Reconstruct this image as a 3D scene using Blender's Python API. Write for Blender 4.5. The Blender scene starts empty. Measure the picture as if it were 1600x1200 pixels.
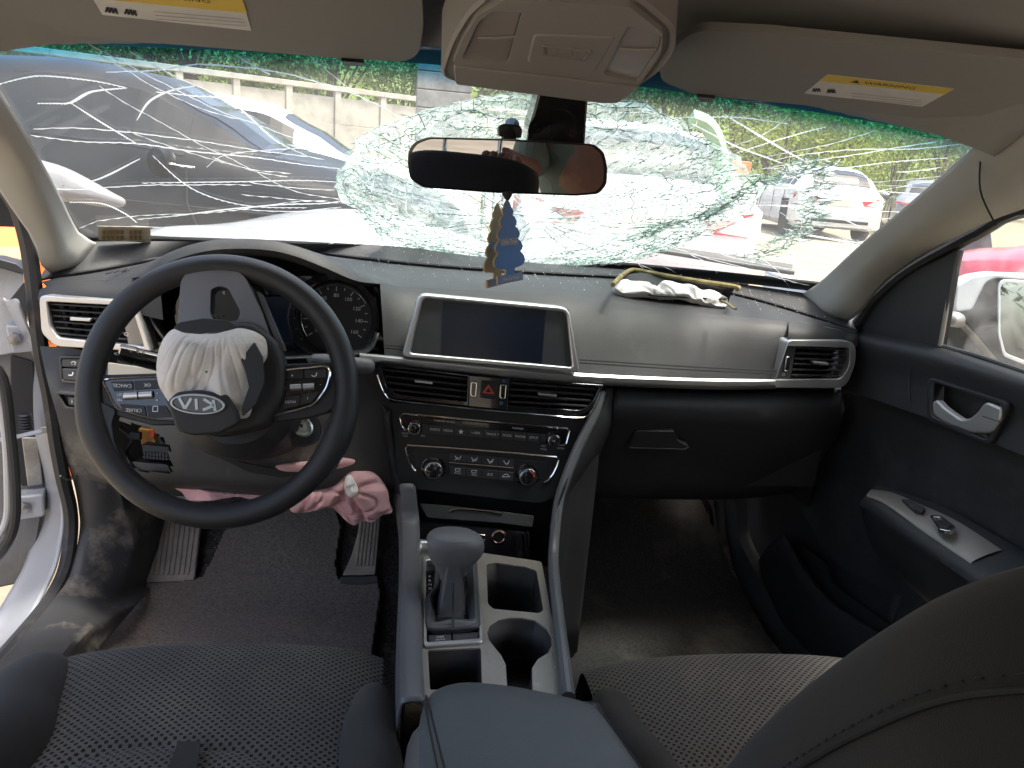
import bpy, bmesh, math, random
from mathutils import Vector as V, Matrix, noise
random.seed(7)
S = bpy.context.scene
COL = S.collection
rad = math.radians

# ------------------------------------------------------------------ camera, light, exposure
CAM = V((-.145, -1.225, 1.175)); FPX = 1188.3          # focal length in pixels of the 1600 px photograph
def cam_axes(yaw, pit, rol):
    yaw, pit, rol = rad(yaw), rad(pit), rad(rol)
    cy, sy = math.cos(yaw), math.sin(yaw)
    f = V((sy*math.cos(pit), cy*math.cos(pit), -math.sin(pit))); r = V((cy, -sy, 0)); u = r.cross(f)
    c, s = math.cos(rol), math.sin(rol)
    return c*r + s*u, -s*r + c*u, f
AX = cam_axes(9.145, 16.536, 4.9)
cd = bpy.data.cameras.new('camera'); cam = bpy.data.objects.new('camera', cd); COL.objects.link(cam)
cd.sensor_width = 36; cd.lens = 36*FPX/1600; cd.clip_start = .02; cd.clip_end = 2000
m = Matrix((AX[0], AX[1], -AX[2])).transposed().to_4x4(); m.translation = CAM; cam.matrix_world = m
S.camera = cam
SUN_EL, SUN_AZ = 72, 114                                 # degrees; azimuth from +Y (ahead) towards +X (right)
w = bpy.data.worlds.new('World'); S.world = w; w.use_nodes = True
nt = w.node_tree; nt.nodes.clear()
sk = nt.nodes.new('ShaderNodeTexSky'); sk.sky_type = 'NISHITA'; sk.sun_disc = False
sk.sun_elevation = rad(SUN_EL); sk.sun_rotation = rad(SUN_AZ); sk.air_density = 1.0; sk.dust_density = 6.5; sk.ozone_density = .25
bg = nt.nodes.new('ShaderNodeBackground'); bg.inputs[1].default_value = .15
wo = nt.nodes.new('ShaderNodeOutputWorld')
nt.links.new(sk.outputs[0], bg.inputs[0]); nt.links.new(bg.outputs[0], wo.inputs[0])
sd = bpy.data.lights.new('sun', 'SUN'); sd.energy = 1.5; sd.angle = rad(10); sd.color = (1, .965, .9)
so = bpy.data.objects.new('sun', sd); COL.objects.link(so); so.location = (3, 2, 12)
sdir = V((math.sin(rad(SUN_AZ))*math.cos(rad(SUN_EL)), math.cos(rad(SUN_AZ))*math.cos(rad(SUN_EL)), math.sin(rad(SUN_EL))))
so.rotation_euler = sdir.to_track_quat('Z', 'Y').to_euler()
S.view_settings.view_transform = 'Standard'; S.view_settings.look = 'None'
S.view_settings.exposure = 1.85; S.view_settings.gamma = 1; S.view_settings.use_curve_mapping = False
S.render.engine = 'CYCLES'
cy = S.cycles; cy.use_denoising = True; cy.max_bounces = 10; cy.diffuse_bounces = 5; cy.glossy_bounces = 4
cy.transparent_max_bounces = 24; cy.transmission_bounces = 6; cy.caustics_reflective = False; cy.caustics_refractive = False
cy.sample_clamp_indirect = 6

# ------------------------------------------------------------------ measuring: a photo point on a known plane of the car -> metres
def ray(px, py): return AX[0]*((px-800)/FPX) + AX[1]*((600-py)/FPX) + AX[2]
def U(px, py, x=None, y=None, z=None, k=0, pl=None):
    d = ray(px, py)
    if pl: return CAM + d*((pl[0]-CAM).dot(pl[1])/d.dot(pl[1]))
    if x is not None: return CAM + d*((x-CAM.x)/d.x)
    if z is not None: return CAM + d*((z-CAM.z)/d.z)
    yy = y
    for _ in range(12 if k else 1):
        p = CAM + d*((yy-CAM.y)/d.y); yy = y + k*p.x**2
    return p
KD = .17                                                # the dash bows forward in the middle of the car
def UD(px, py, y): return U(px, py, y=y, k=KD)
def WSY(x, z): return 2.036 - .45*x*x - 1.715*z         # the windscreen surface
def WS(px, py):
    d = ray(px, py); lo, hi = .4, 3.
    for _ in range(40):
        t = (lo+hi)/2; p = CAM + d*t
        if p.y > WSY(p.x, p.z): hi = t
        else: lo = t
    return CAM + d*lo

# ------------------------------------------------------------------ mesh helpers
WL = {}                                                 # world location of every object made
def put(o, loc, par):
    COL.objects.link(o)
    WL[o.name] = V(loc)
    if par: o.parent = par; o.location = V(loc) - WL[par.name]
    else: o.location = loc
    return o
def tag(o, label=None, cat=None, group=None, kind=None):
    if label: o['label'] = label
    if cat: o['category'] = cat
    if group: o['group'] = group
    if kind: o['kind'] = kind
    return o
def thing(name, label, cat, loc, group=None):
    return tag(put(bpy.data.objects.new(name, None), loc, None), label, cat, group)
def crv(pts, n, closed=False):
    """Catmull-Rom resampling, by arc length"""
    P = [V(p) for p in pts]
    if len(P) == 2: return [P[0].lerp(P[1], i/(n-1)) for i in range(n)]
    L = len(P); out = []
    seg = L if closed else L-1
    fine = []
    for i in range(seg):
        if closed: a, b, c, d = P[i-1], P[i], P[(i+1) % L], P[(i+2) % L]
        else: a, b, c, d = P[max(i-1, 0)], P[i], P[i+1], P[min(i+2, L-1)]
        for j in range(12):
            t = j/12
            fine.append(.5*((2*b) + (c-a)*t + (2*a-5*b+4*c-d)*t*t + (3*b-a-3*c+d)*t**3))
    fine.append(P[0].copy() if closed else P[-1].copy())
    D = [0]
    for a, b in zip(fine, fine[1:]): D.append(D[-1] + (b-a).length)
    m_ = n if closed else n-1
    k = 0
    for i in range(n):
        t = D[-1]*i/m_
        while k < len(D)-2 and D[k+1] < t: k += 1
        e = D[k+1]-D[k]
        out.append(fine[k].lerp(fine[k+1], min(1, max(0, (t-D[k])/e if e > 1e-12 else 0))))
    return out
def rnd(pts, r, n=4):
    """round the corners of a 2D polygon"""
    P = [V(p[:2]) for p in pts]; out = []
    rr = r if isinstance(r, (list, tuple)) else [r]*len(P)
    for i, p in enumerate(P):
        a, b = P[i-1]-p, P[(i+1) % len(P)]-p
        q = min(rr[i], a.length*.48, b.length*.48)
        if q < 1e-6: q = 1e-6
        s, e = p + a.normalized()*q, p + b.normalized()*q
        for j in range(n+1):
            t = j/n; out.append(tuple((1-t)**2*s + 2*t*(1-t)*p + t*t*e))
    return out
class MB:
    def __init__(s): s.v = []; s.f = []; s.uv = {}
    def add(s, vs, fs):
        o = len(s.v); s.v += [V(p) for p in vs]; s.f += [tuple(i+o for i in f) for f in fs]; return o
    def grid(s, rows, closed=False, uv=False):
        nu = len(rows[0]); fs = []
        for i in range(len(rows)-1):
            for j in range(nu if closed else nu-1):
                j2 = (j+1) % nu
                fs.append((i*nu+j, i*nu+j2, (i+1)*nu+j2, (i+1)*nu+j))
        o = s.add([p for r in rows for p in r], fs)
        if uv:
            mid = len(rows)//2
            us = [0]
            for a, b in zip(rows[mid], rows[mid][1:]): us.append(us[-1]+(b-a).length)
            vs = [0]
            for i in range(len(rows)-1): vs.append(vs[-1]+(rows[i+1][nu//2]-rows[i][nu//2]).length)
            for i in range(len(rows)):
                for j in range(nu): s.uv[o+i*nu+j] = (us[j], vs[i])
        return s
    def loft(s, rows, nu=24, nv=16, uv=False):
        R = [crv(r, nu) for r in rows]
        C = [crv([r[j] for r in R], nv) for j in range(nu)]
        return s.grid([[C[j][i] for j in range(nu)] for i in range(nv)], uv=uv)
    def prism(s, front, back, cap_back=True):
        n = len(front)
        fs = [tuple(range(n))] + [(i, i+n, (i+1) % n+n, (i+1) % n) for i in range(n)]
        if cap_back: fs.append(tuple(range(2*n-1, n-1, -1)))
        s.add(list(front)+list(back), fs); return s
    def slab(s, px, pl, h, t):
        n = pl[1]; F = [U(*p, pl=pl)+n*h for p in px]
        return s.prism(F, [p-n*t for p in F])
    def ring(s, outer, inner, pl, h, t, tin=None):
        n = pl[1]; k = len(outer); assert k == len(inner)
        A = [U(*p, pl=pl)+n*h for p in outer]; B = [U(*p, pl=pl)+n*h for p in inner]
        C = [p-n*t for p in A]; D = [p-n*(tin or t) for p in B]
        fs = []
        for i in range(k):
            j = (i+1) % k
            fs += [(i, j, k+j, k+i), (i, 2*k+i, 2*k+j, j), (k+i, k+j, 3*k+j, 3*k+i)]
        s.add(A+B+C+D, fs); return s
    def tube(s, pts, r, n=8, closed=False, sq=1, up=None):
        P = [V(p) for p in pts]; L = len(P); R = r if isinstance(r, (list, tuple)) else [r]*L
        ref = V(up) if up else None; prev = None; o = len(s.v); vs = []; fs = []
        for i, p in enumerate(P):
            a = P[i-1] if (i or closed) else p; b = P[(i+1) % L] if (i < L-1 or closed) else p
            t = (b-a).normalized()
            if ref: x = t.cross(ref).normalized()
            elif prev is None: x = t.orthogonal().normalized()
            else: x = (prev - t*prev.dot(t)).normalized()
            prev = x; y = x.cross(t)
            for j in range(n):
                g = 2*math.pi*j/n; vs.append(p + x*(R[i]*math.cos(g)) + y*(R[i]*sq*math.sin(g)))
        for i in range(L if closed else L-1):
            i2 = (i+1) % L
            for j in range(n): fs.append((i*n+j, i*n+(j+1) % n, i2*n+(j+1) % n, i2*n+j))
        if not closed: fs += [tuple(range(n-1, -1, -1)), tuple((L-1)*n+j for j in range(n))]
        s.add(vs, fs); return s
    def lathe(s, prof, org, ax, n=28, cap=True, squash=1, ref=None):
        ax = V(ax).normalized(); x = (V(ref)-ax*V(ref).dot(ax)).normalized() if ref else ax.orthogonal().normalized(); y = ax.cross(x); org = V(org)
        rows = [[org + ax*h + x*(r*math.cos(2*math.pi*j/n)) + y*(squash*r*math.sin(2*math.pi*j/n)) for j in range(n)] for r, h in prof]
        o = len(s.v); s.grid(rows, closed=True)
        if cap: s.f.append(tuple(o+(len(rows)-1)*n+j for j in range(n))); s.f.append(tuple(o+j for j in range(n-1, -1, -1)))
        return s
    def box(s, c, sx, sy, sz, rz=0):
        c = V(c); M_ = Matrix.Rotation(rz, 3, 'Z')
        vs = [c + M_ @ V((a*sx/2, b*sy/2, d*sz/2)) for a in (-1, 1) for b in (-1, 1) for d in (-1, 1)]
        s.add(vs, [(0, 1, 3, 2), (4, 6, 7, 5), (0, 4, 5, 1), (2, 3, 7, 6), (0, 2, 6, 4), (1, 5, 7, 3)]); return s
    def obj(s, name, mat, par=None, smooth=True, bev=0, seg=2, sol=0, sub=0, loc=None, ang=35):
        c = V(loc) if loc is not None else (sum(s.v, V((0, 0, 0)))/len(s.v))
        me = bpy.data.meshes.new(name); me.from_pydata([p-c for p in s.v], [], s.f); me.update()
        if s.uv:
            u = me.uv_layers.new(name='UVMap')
            for l in me.loops: u.data[l.index].uv = s.uv.get(l.vertex_index, (0, 0))
        for mm in (mat if isinstance(mat, (list, tuple)) else [mat]): me.materials.append(mm)
        bm = bmesh.new(); bm.from_mesh(me); bmesh.ops.recalc_face_normals(bm, faces=bm.faces); bm.to_mesh(me); bm.free()
        if smooth:
            me.polygons.foreach_set('use_smooth', [True]*len(me.polygons))
            try: me.set_sharp_from_angle(angle=rad(ang))
            except Exception: pass
        o = bpy.data.objects.new(name, me); put(o, c, par)
        if sol: q = o.modifiers.new('sol', 'SOLIDIFY'); q.thickness = abs(sol); q.offset = -1 if sol > 0 else 1
        if bev: q = o.modifiers.new('bev', 'BEVEL'); q.width = bev; q.segments = seg; q.limit_method = 'ANGLE'; q.angle_limit = rad(40); q.harden_normals = False
        if sub: q = o.modifiers.new('sub', 'SUBSURF'); q.levels = sub; q.render_levels = sub
        return o
def slab(name, px, pl, h, t, mat, par, bev=.0015, r=0, **k):
    return MB().slab(rnd(px, r) if r else px, pl, h, t).obj(name, mat, par, bev=bev, **k)
def ring(name, outer, inner, pl, h, t, mat, par, bev=.001, ro=0, ri=0, **k):
    return MB().ring(rnd(outer, ro) if ro else outer, rnd(inner, ri) if ri else inner, pl, h, t).obj(name, mat, par, bev=bev, **k)
def tube(name, pts, r, mat, par, n=10, **k):
    kk = {a: k.pop(a) for a in ('closed', 'sq', 'up') if a in k}
    return MB().tube(pts, r, n, **kk).obj(name, mat, par, **k)
def tmesh(s, size, align='CENTER', ext=.0):
    c = bpy.data.curves.new('lettering', 'FONT'); c.body = s; c.size = size; c.align_x = align; c.align_y = 'CENTER'; c.extrude = ext; c.resolution_u = 2
    o = bpy.data.objects.new('lettering', c); COL.objects.link(o)
    me = bpy.data.meshes.new_from_object(o.evaluated_get(bpy.context.evaluated_depsgraph_get()))
    bpy.data.objects.remove(o); bpy.data.curves.remove(c)
    return [v.co.copy() for v in me.vertices], [tuple(p.vertices) for p in me.polygons]
def text(mb, s, pl, h, px, px_r, size, flip=1, stretch=1):
    """flat lettering centred at photo point px on plane pl; px_r is a second point to its right (reading direction)"""
    vs, fs = tmesh(s, size)
    o = U(*px, pl=pl); ux = (U(*px_r, pl=pl)-o).normalized(); uy = pl[1].cross(ux).normalized()
    mb.add([o + pl[1]*h + ux*(p.x*stretch) + uy*p.y for p in vs], fs)

# ------------------------------------------------------------------ materials
MT = {}
def nd(nt, t, **k):
    n = nt.nodes.new(t)
    for a, b in k.items():
        if a.startswith('i_'):
            key = a[2:]; n.inputs[int(key) if key.isdigit() else key.replace('_', ' ')].default_value = b
        else: setattr(n, a, b)
    return n
def M(name, col, rough=.5, metal=0, spec=.5, bump=None, var=None, coat=0, dirt_or_reflection=None, sheen=0):
    """principled with grain: bump=(scale, strength), var=(scale, amount), dirt=(colour, scale, lo, hi)"""
    m = bpy.data.materials.new(name); m.use_nodes = True; nt = m.node_tree; p = nt.nodes['Principled BSDF']; L = nt.links.new
    p.inputs['Base Color'].default_value = (*col, 1); p.inputs['Roughness'].default_value = rough; p.inputs['Metallic'].default_value = metal
    p.inputs['Specular IOR Level'].default_value = spec; p.inputs['Coat Weight'].default_value = coat; p.inputs['Sheen Weight'].default_value = sheen
    tc = nd(nt, 'ShaderNodeNewGeometry'); src = None
    if var:
        n = nd(nt, 'ShaderNodeTexNoise', i_Scale=var[0], i_Detail=6.); L(tc.outputs['Position'], n.inputs['Vector'])
        mp = nd(nt, 'ShaderNodeMapRange', i_1=.3, i_2=.7, i_3=1-var[1], i_4=1+var[1]); L(n.outputs[0], mp.inputs[0])
        mx = nd(nt, 'ShaderNodeMix', data_type='RGBA', blend_type='MULTIPLY', i_0=1.); mx.inputs[6].default_value = (*col, 1)
        cb = nd(nt, 'ShaderNodeCombineColor'); [L(mp.outputs[0], cb.inputs[i]) for i in range(3)]
        L(cb.outputs[0], mx.inputs[7]); src = mx.outputs[2]
        mr = nd(nt, 'ShaderNodeMapRange', i_1=.3, i_2=.7, i_3=max(0, rough-.08), i_4=min(1, rough+.08)); L(n.outputs[0], mr.inputs[0]); L(mr.outputs[0], p.inputs['Roughness'])
    if dirt_or_reflection:
        n = nd(nt, 'ShaderNodeTexNoise', i_Scale=dirt_or_reflection[1], i_Detail=8., i_Roughness=.68); L(tc.outputs['Position'], n.inputs['Vector'])
        mp = nd(nt, 'ShaderNodeMapRange', i_1=dirt_or_reflection[2], i_2=dirt_or_reflection[3]); L(n.outputs[0], mp.inputs[0])
        mx = nd(nt, 'ShaderNodeMix', data_type='RGBA'); mx.inputs[6].default_value = (*col, 1); mx.inputs[7].default_value = (*dirt_or_reflection[0], 1)
        if src: L(src, mx.inputs[6])
        L(mp.outputs[0], mx.inputs[0]); src = mx.outputs[2]
    if src: L(src, p.inputs['Base Color'])
    if bump:
        n = nd(nt, 'ShaderNodeTexNoise', i_Scale=bump[0], i_Detail=3.); L(tc.outputs['Position'], n.inputs['Vector'])
        b = nd(nt, 'ShaderNodeBump', i_Strength=bump[1], i_Distance=.001); L(n.outputs[0], b.inputs['Height']); L(b.outputs[0], p.inputs['Normal'])
    MT[name] = m; return m
pad = M('soft_pad', (.028, .029, .031), .6, bump=(900, .35), var=(9, .12), dirt_or_reflection=((.09, .09, .09), 5, .56, .9))
plas = M('grained_plastic', (.021, .0215, .0235), .5, bump=(1100, .35), var=(11, .12))
plas2 = M('worn_plastic', (.042, .041, .042), .52, bump=(900, .35), var=(9, .15), dirt_or_reflection=((.2, .17, .14), 7, .55, .8))
dark = M('dark_cavity', (.012, .012, .013), .7)
gloss = M('gloss_black', (.012, .012, .014), .12, coat=.6, dirt_or_reflection=((.05, .05, .05), 30, .5, .9))
silver = M('satin_silver', (.62, .62, .62), .36, metal=.85, bump=(600, .04), var=(20, .05))
chrome = M('chrome', (.8, .8, .8), .1, metal=1)
rubber = M('wheel_leather', (.023, .023, .025), .42, bump=(1300, .4), var=(14, .12))
headl = M('headliner_cloth', (.29, .288, .285), .95, bump=(1500, .5), var=(6, .05), spec=.1)
visor_m = M('visor_vinyl', (.25, .248, .243), .8, bump=(900, .3), var=(6, .04), spec=.2)
trimb = M('beige_plastic', (.42, .415, .385), .6, bump=(900, .2), var=(5, .04), spec=.3)
consb = M('console_beige_plastic', (.27, .268, .262), .6, bump=(900, .2), var=(5, .04), spec=.3)
leather = M('black_leather', (.07, .075, .078), .42, bump=(700, .45), var=(10, .12), dirt_or_reflection=((.1, .105, .11), 4, .5, .85))
suede = M('seat_side_fabric', (.029, .0275, .026), .9, bump=(1600, .6), var=(12, .15), spec=.15, sheen=.15)
carpet = M('carpet', (.05, .043, .04), .95, bump=(450, 1.), var=(160, .5), spec=.1, dirt_or_reflection=((.16, .13, .1), 26, .52, .8))
white_txt = M('white_print', (.75, .76, .78), .5)
red_txt = M('red_print', (.6, .08, .05), .5)
blue_txt = M('blue_print', (.15, .35, .75), .5)
greige = M('satin_greige', (.29, .267, .233), .42, metal=.25, bump=(500, .06), var=(12, .07), dirt_or_reflection=((.42, .39, .34), 40, .62, .8))
cloth = M('airbag_cloth', (.72, .68, .63), .92, bump=(1400, .5), var=(18, .06), dirt_or_reflection=((.6, .52, .46), 14, .6, .9), spec=.2)
cloth_w = M('white_airbag_cloth', (.8, .78, .76), .85, bump=(1400, .5), var=(18, .08), spec=.2)
pink = M('pink_airbag_cloth', (.62, .36, .37), .95, bump=(1400, .4), var=(14, .1), spec=.2)
paint_w = M('white_car_paint', (.72, .73, .76), .3, coat=.6, var=(3, .03), dirt_or_reflection=((.55, .52, .48), 4, .5, .9))
steel = M('bare_steel', (.4, .39, .38), .4, metal=.7, var=(15, .2), dirt_or_reflection=((.2, .15, .11), 12, .5, .75))
# ------------------------------------------------------------------ car shell: floor, headliner, pillars, jamb
mb = MB()
def zfloor(y): return .27 + (max(0, y-.12)/.38)**2*.42
def floor_row(x): return [V((x, y, zfloor(y))) for y in (-1.5, -.5, 0, .12, .2, .28, .36, .44, .52)]+[V((x, .53, .95))]
mb.loft([floor_row(x) for x in (-.7, -.35, 0, .35, .7)], 50, 14)
tag(mb.obj('car_floor', carpet), kind='structure')
def zroof(x, y0): return y0 - .07*abs(x/.6)**2.4
rows = []
ZH = lambda x: 1.287 - .098*x*x
xs = [-.605 + 1.21*i/16 for i in range(17)]
rows.append([V((x, WSY(x, ZH(x))+.02, ZH(x)-.004)) for x in xs])
for dy, z in ((-.015, 1.296), (-.06, 1.325), (-.15, 1.352), (-.3, 1.368), (-.6, 1.385), (-1.2, 1.38), (-2.0, 1.3)):
    rows.append([V((x, WSY(x, ZH(x))*(1 if dy > -.3 else .3)+dy, zroof(x, z))) for x in xs])
mb = MB(); mb.loft(rows, 41, 40)
tag(mb.obj('headliner', headl, sol=-.03), 'beige cloth headliner across the top of the car interior', 'headliner', kind='structure')
# A pillars
def pillar(name, inner, outer, label, side):
    mid = [(a+b)/2 + V((-side*.013, -.013, -.004)) for a, b in zip(inner, outer)]
    mb = MB(); mb.loft([inner, [a.lerp(m_, .55)+V((0, -.008, 0)) for a, m_ in zip(inner, mid)], mid, [b.lerp(m_, .5)+V((-side*.006, -.004, 0)) for b, m_ in zip(outer, mid)], outer], 44, 16)
    mb2 = mb
    return tag(mb2.obj(name, trimb, sol=-.006), label, 'pillar trim')
sh = V((0, -.012, -.004))
inR = [WS(*p)+sh for p in [(1236, 462), (1275, 437), (1340, 376), (1400, 325), (1460, 272), (1505, 232), (1522, 216)]] + [V((.600, -.36, 1.292)), V((.6, -.5, 1.315)), V((.6, -.9, 1.335)), V((.6, -1.4, 1.33))]
outR = [U(*p, x=.69) for p in [(1316, 508), (1341, 494), (1358, 466), (1400, 428), (1440, 401), (1490, 374), (1535, 350)]] + [V((.685, -.36, 1.195)), V((.675, -.5, 1.235)), V((.665, -.9, 1.26)), V((.66, -1.4, 1.26))]
n_ = 26
pR = pillar('pillar_trim', crv(inR, n_), crv(outR, n_), 'beige plastic trim over the roof pillar above the passenger door mirror', 1)
mb = MB(); mb.tube(crv([(inR[6]+outR[6])/2.0+V((-.034, -.03, .03)), (inR[6]+outR[6])/2+V((-.034, -.045, -.01)), (inR[6]+outR[6])/2+V((-.012, -.06, -.05))], 10), .0012, 5); mb.obj('seam_line', dark, pR)
inL = [WS(*p)+sh for p in [(166, 380), (130, 360), (101, 304), (76, 256), (50, 209), (25, 165), (0, 126), (-30, 80)]] + [V((-.60, -.4, 1.29)), V((-.6, -.6, 1.32)), V((-.6, -1.2, 1.33))]
outL = [U(*p, x=-.70) for p in [(92, 428), (70, 424), (58, 390), (44, 363), (22, 332), (0, 300), (-25, 265), (-60, 220)]] + [V((-.69, -.38, 1.19)), V((-.675, -.6, 1.24)), V((-.66, -1.2, 1.26))]
pL = pillar('pillar_trim', crv(inL, n_), crv(outL, n_), 'beige plastic trim over the roof pillar beside the steering wheel', -1)
# rubber door seals
ln = [(0, 285), (25, 320), (42, 375), (52, 440), (58, 500), (66, 560), (78, 620), (88, 690), (98, 745), (110, 800), (109, 850), (100, 895), (78, 938), (42, 984), (-20, 1055)]
mb = MB(); mb.tube([U(-60, 200, x=-.715)]+crv([U(*p, x=-.715) for p in ln], 60), .0125, 8)
sealL = tag(mb.obj('door_seal', plas2), 'dusty black rubber seal round the open driver door opening', 'door seal')
ln = [(1326, 524), (1350, 494), (1362, 474), (1402, 436), (1442, 409), (1492, 382), (1538, 358), (1600, 328)]
mb = MB(); mb.tube(crv([U(*p, x=.705) for p in ln]+[V((.70, -.5, 1.215)), V((.69, -.9, 1.24))], 50), .011, 8)
tag(mb.obj('door_seal', plas), 'black rubber seal along the roof pillar above the passenger window', 'door seal')
# white painted jamb and sill of the driver door opening
jr = [(25, 470), (44, 520), (60, 560), (70, 610), (80, 680), (90, 740), (96, 780), (98, 815), (87, 880), (62, 935), (37, 977), (-20, 1035)]
jl = [(8, 470), (30, 520), (50, 560), (49, 610), (53, 680), (64, 740), (68, 780), (64, 830), (44, 895), (20, 940), (-8, 985), (-60, 1040)]
A = crv([U(*p, x=-.727) for p in jr], 40); B = crv([U(*p, x=-.80)+V((0, 0, 0)) for p in jl], 40)
mb = MB(); mb.loft([A, [a.lerp(b, .5)+V((.006, -.004, .004)) for a, b in zip(A, B)], B, [b+V((-.02, .03, 0)) for b in B]], 60, 10)
jambp = M('jamb_paint', (.42, .425, .44), .35, coat=.6, var=(3, .03), dirt_or_reflection=((.4, .37, .33), 5, .52, .8))
jam = tag(mb.obj('door_jamb', jambp, sol=-.004), 'white painted door jamb curving down to the sill on the driver side', 'door jamb')
lip = crv([U(*p, x=-.80) for p in [(0, 985), (37, 982), (28, 1000), (-10, 1045)]], 8)
# kick panel and scuff trim inside the driver door opening
g0 = [(76, 590), (90, 650), (103, 710), (118, 760), (125, 800), (126, 835), (110, 902), (82, 945), (50, 985), (-30, 1075)]
g1 = [(135, 640), (160, 690), (185, 740), (205, 790), (214, 840), (212, 880), (188, 930), (150, 975), (105, 1025), (20, 1120)]
A = crv([U(*p, x=-.70) for p in g0], 40); B = crv([U(*p, y=U(*q, x=-.70).y+.035) if i < 7 else U(*p, z=U(*q, x=-.70).z-.015) for i, (p, q) in enumerate(zip(g1, g0))], 40)
Cc = [b + V((.02, .14, -.05)) for b in B]
mb = MB(); mb.loft([[a+V((-.006, .02, 0)) for a in A], A, [a.lerp(b, .35)+V((.006, -.012, .004)) for a, b in zip(A, B)], [a.lerp(b, .75)+V((.004, -.01, .004)) for a, b in zip(A, B)], B, Cc], 60, 20)
scuff = M('scuffed_trim', (.055, .053, .054), .42, bump=(900, .3), var=(10, .15), dirt_or_reflection=((.34, .29, .235), 8, .53, .7))
kick = tag(mb.obj('sill_trim', scuff, sol=-.004), 'scuffed muddy black trim panel along the driver door sill', 'sill trim')
mb = MB(); mb.tube(crv([U(*p, x=-.697)+V((.004, -.004, 0)) for p in [(92, 742), (105, 748), (118, 744), (128, 741)]], 8), .0015, 5)
mb.obj('panel_gap', steel, kick)
# body side under the passenger window and outer skins, so no light leaks in
mb = MB(); mb.box((.80, -1.05, .62), .02, 1.0, .66); mb.box((.80, .35, .6), .03, .55, .7)
tag(mb.obj('body_side', paint_w), 'white painted body side skin behind the passenger door', 'body panel', kind='structure')

# ------------------------------------------------------------------ windscreen
def G(s, t):
    x = s*(.69 - .045*t); zb = .955 + .012*abs(s)**1.5; z = zb + (ZH(x)+.012-zb)*t
    return V((x, WSY(x, z), z))
XC, ZC, RC = .085, 1.108, .30
def WN(x): return V((.9*x, -1, -1.715)).normalized() * 1.0    # towards the cabin
def bulge(p):
    q = (p.z-ZC)*1.985; r = math.hypot((p.x-XC)/1.06, q)/RC
    b = .034*max(0, 1-r**2.2)**.8 if r < 1 else 0
    b += .006*noise.noise(V((p.x*16, q*16, 3)))*max(0, 1.25-r) if r < 1.25 else 0
    return p + WN(p.x)*b
mb = MB(); mb.grid([[bulge(G(-1+2*i/110, j/60)) for i in range(111)] for j in range(61)])
def schlick(nt):
    lw = nd(nt, 'ShaderNodeLayerWeight', i_Blend=.5); pw_ = nd(nt, 'ShaderNodeMath', operation='POWER', i_1=5.); nt.links.new(lw.outputs['Facing'], pw_.inputs[0])
    mr = nd(nt, 'ShaderNodeMapRange', i_3=.035, i_4=.45); nt.links.new(pw_.outputs[0], mr.inputs[0]); return mr
gm = bpy.data.materials.new('windscreen_glass'); gm.use_nodes = True; nt = gm.node_tree; nt.nodes.clear(); L = nt.links.new
out = nd(nt, 'ShaderNodeOutputMaterial'); geo = nd(nt, 'ShaderNodeNewGeometry'); sep = nd(nt, 'ShaderNodeSeparateXYZ'); L(geo.outputs['Position'], sep.inputs[0])
# the sun band at the top of the glass: blue, follows the header
xx = nd(nt, 'ShaderNodeMath', operation='MULTIPLY'); L(sep.outputs[0], xx.inputs[0]); L(sep.outputs[0], xx.inputs[1])
xz = nd(nt, 'ShaderNodeMath', operation='MULTIPLY_ADD', i_1=.11); L(xx.outputs[0], xz.inputs[0]); L(sep.outputs[2], xz.inputs[2])
band = nd(nt, 'ShaderNodeMapRange', interpolation_type='SMOOTHSTEP', i_1=1.252, i_2=1.282); L(xz.outputs[0], band.inputs[0])
tint = nd(nt, 'ShaderNodeMix', data_type='RGBA'); tint.inputs[6].default_value = (.93, .97, .95, 1); tint.inputs[7].default_value = (.06, .42, .66, 1); L(band.outputs[0], tint.inputs[0])
tr = nd(nt, 'ShaderNodeBsdfTransparent'); L(tint.outputs[2], tr.inputs[0])
gl = nd(nt, 'ShaderNodeBsdfGlossy', i_Roughness=.02); fr = schlick(nt); mg = nd(nt, 'ShaderNodeMixShader')
L(fr.outputs[0], mg.inputs[0]); L(tr.outputs[0], mg.inputs[1]); L(gl.outputs[0], mg.inputs[2])
df = nd(nt, 'ShaderNodeBsdfTranslucent'); df.inputs[0].default_value = (.85, .87, .85, 1)       # dust film
nz = nd(nt, 'ShaderNodeTexNoise', i_Scale=5., i_Detail=6.); L(geo.outputs['Position'], nz.inputs[0])
dm = nd(nt, 'ShaderNodeMapRange', i_1=.3, i_2=.75, i_3=.02, i_4=.05); L(nz.outputs[0], dm.inputs[0])
md = nd(nt, 'ShaderNodeMixShader'); L(dm.outputs[0], md.inputs[0]); L(mg.outputs[0], md.inputs[1]); L(df.outputs[0], md.inputs[2])
L(md.outputs[0], out.inputs[0])
wind = thing('windshield', 'cracked windscreen with a shattered bulge behind the mirror and blue sun band', 'windshield', G(0, 0))
mb.obj('glass', gm, wind)
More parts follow.
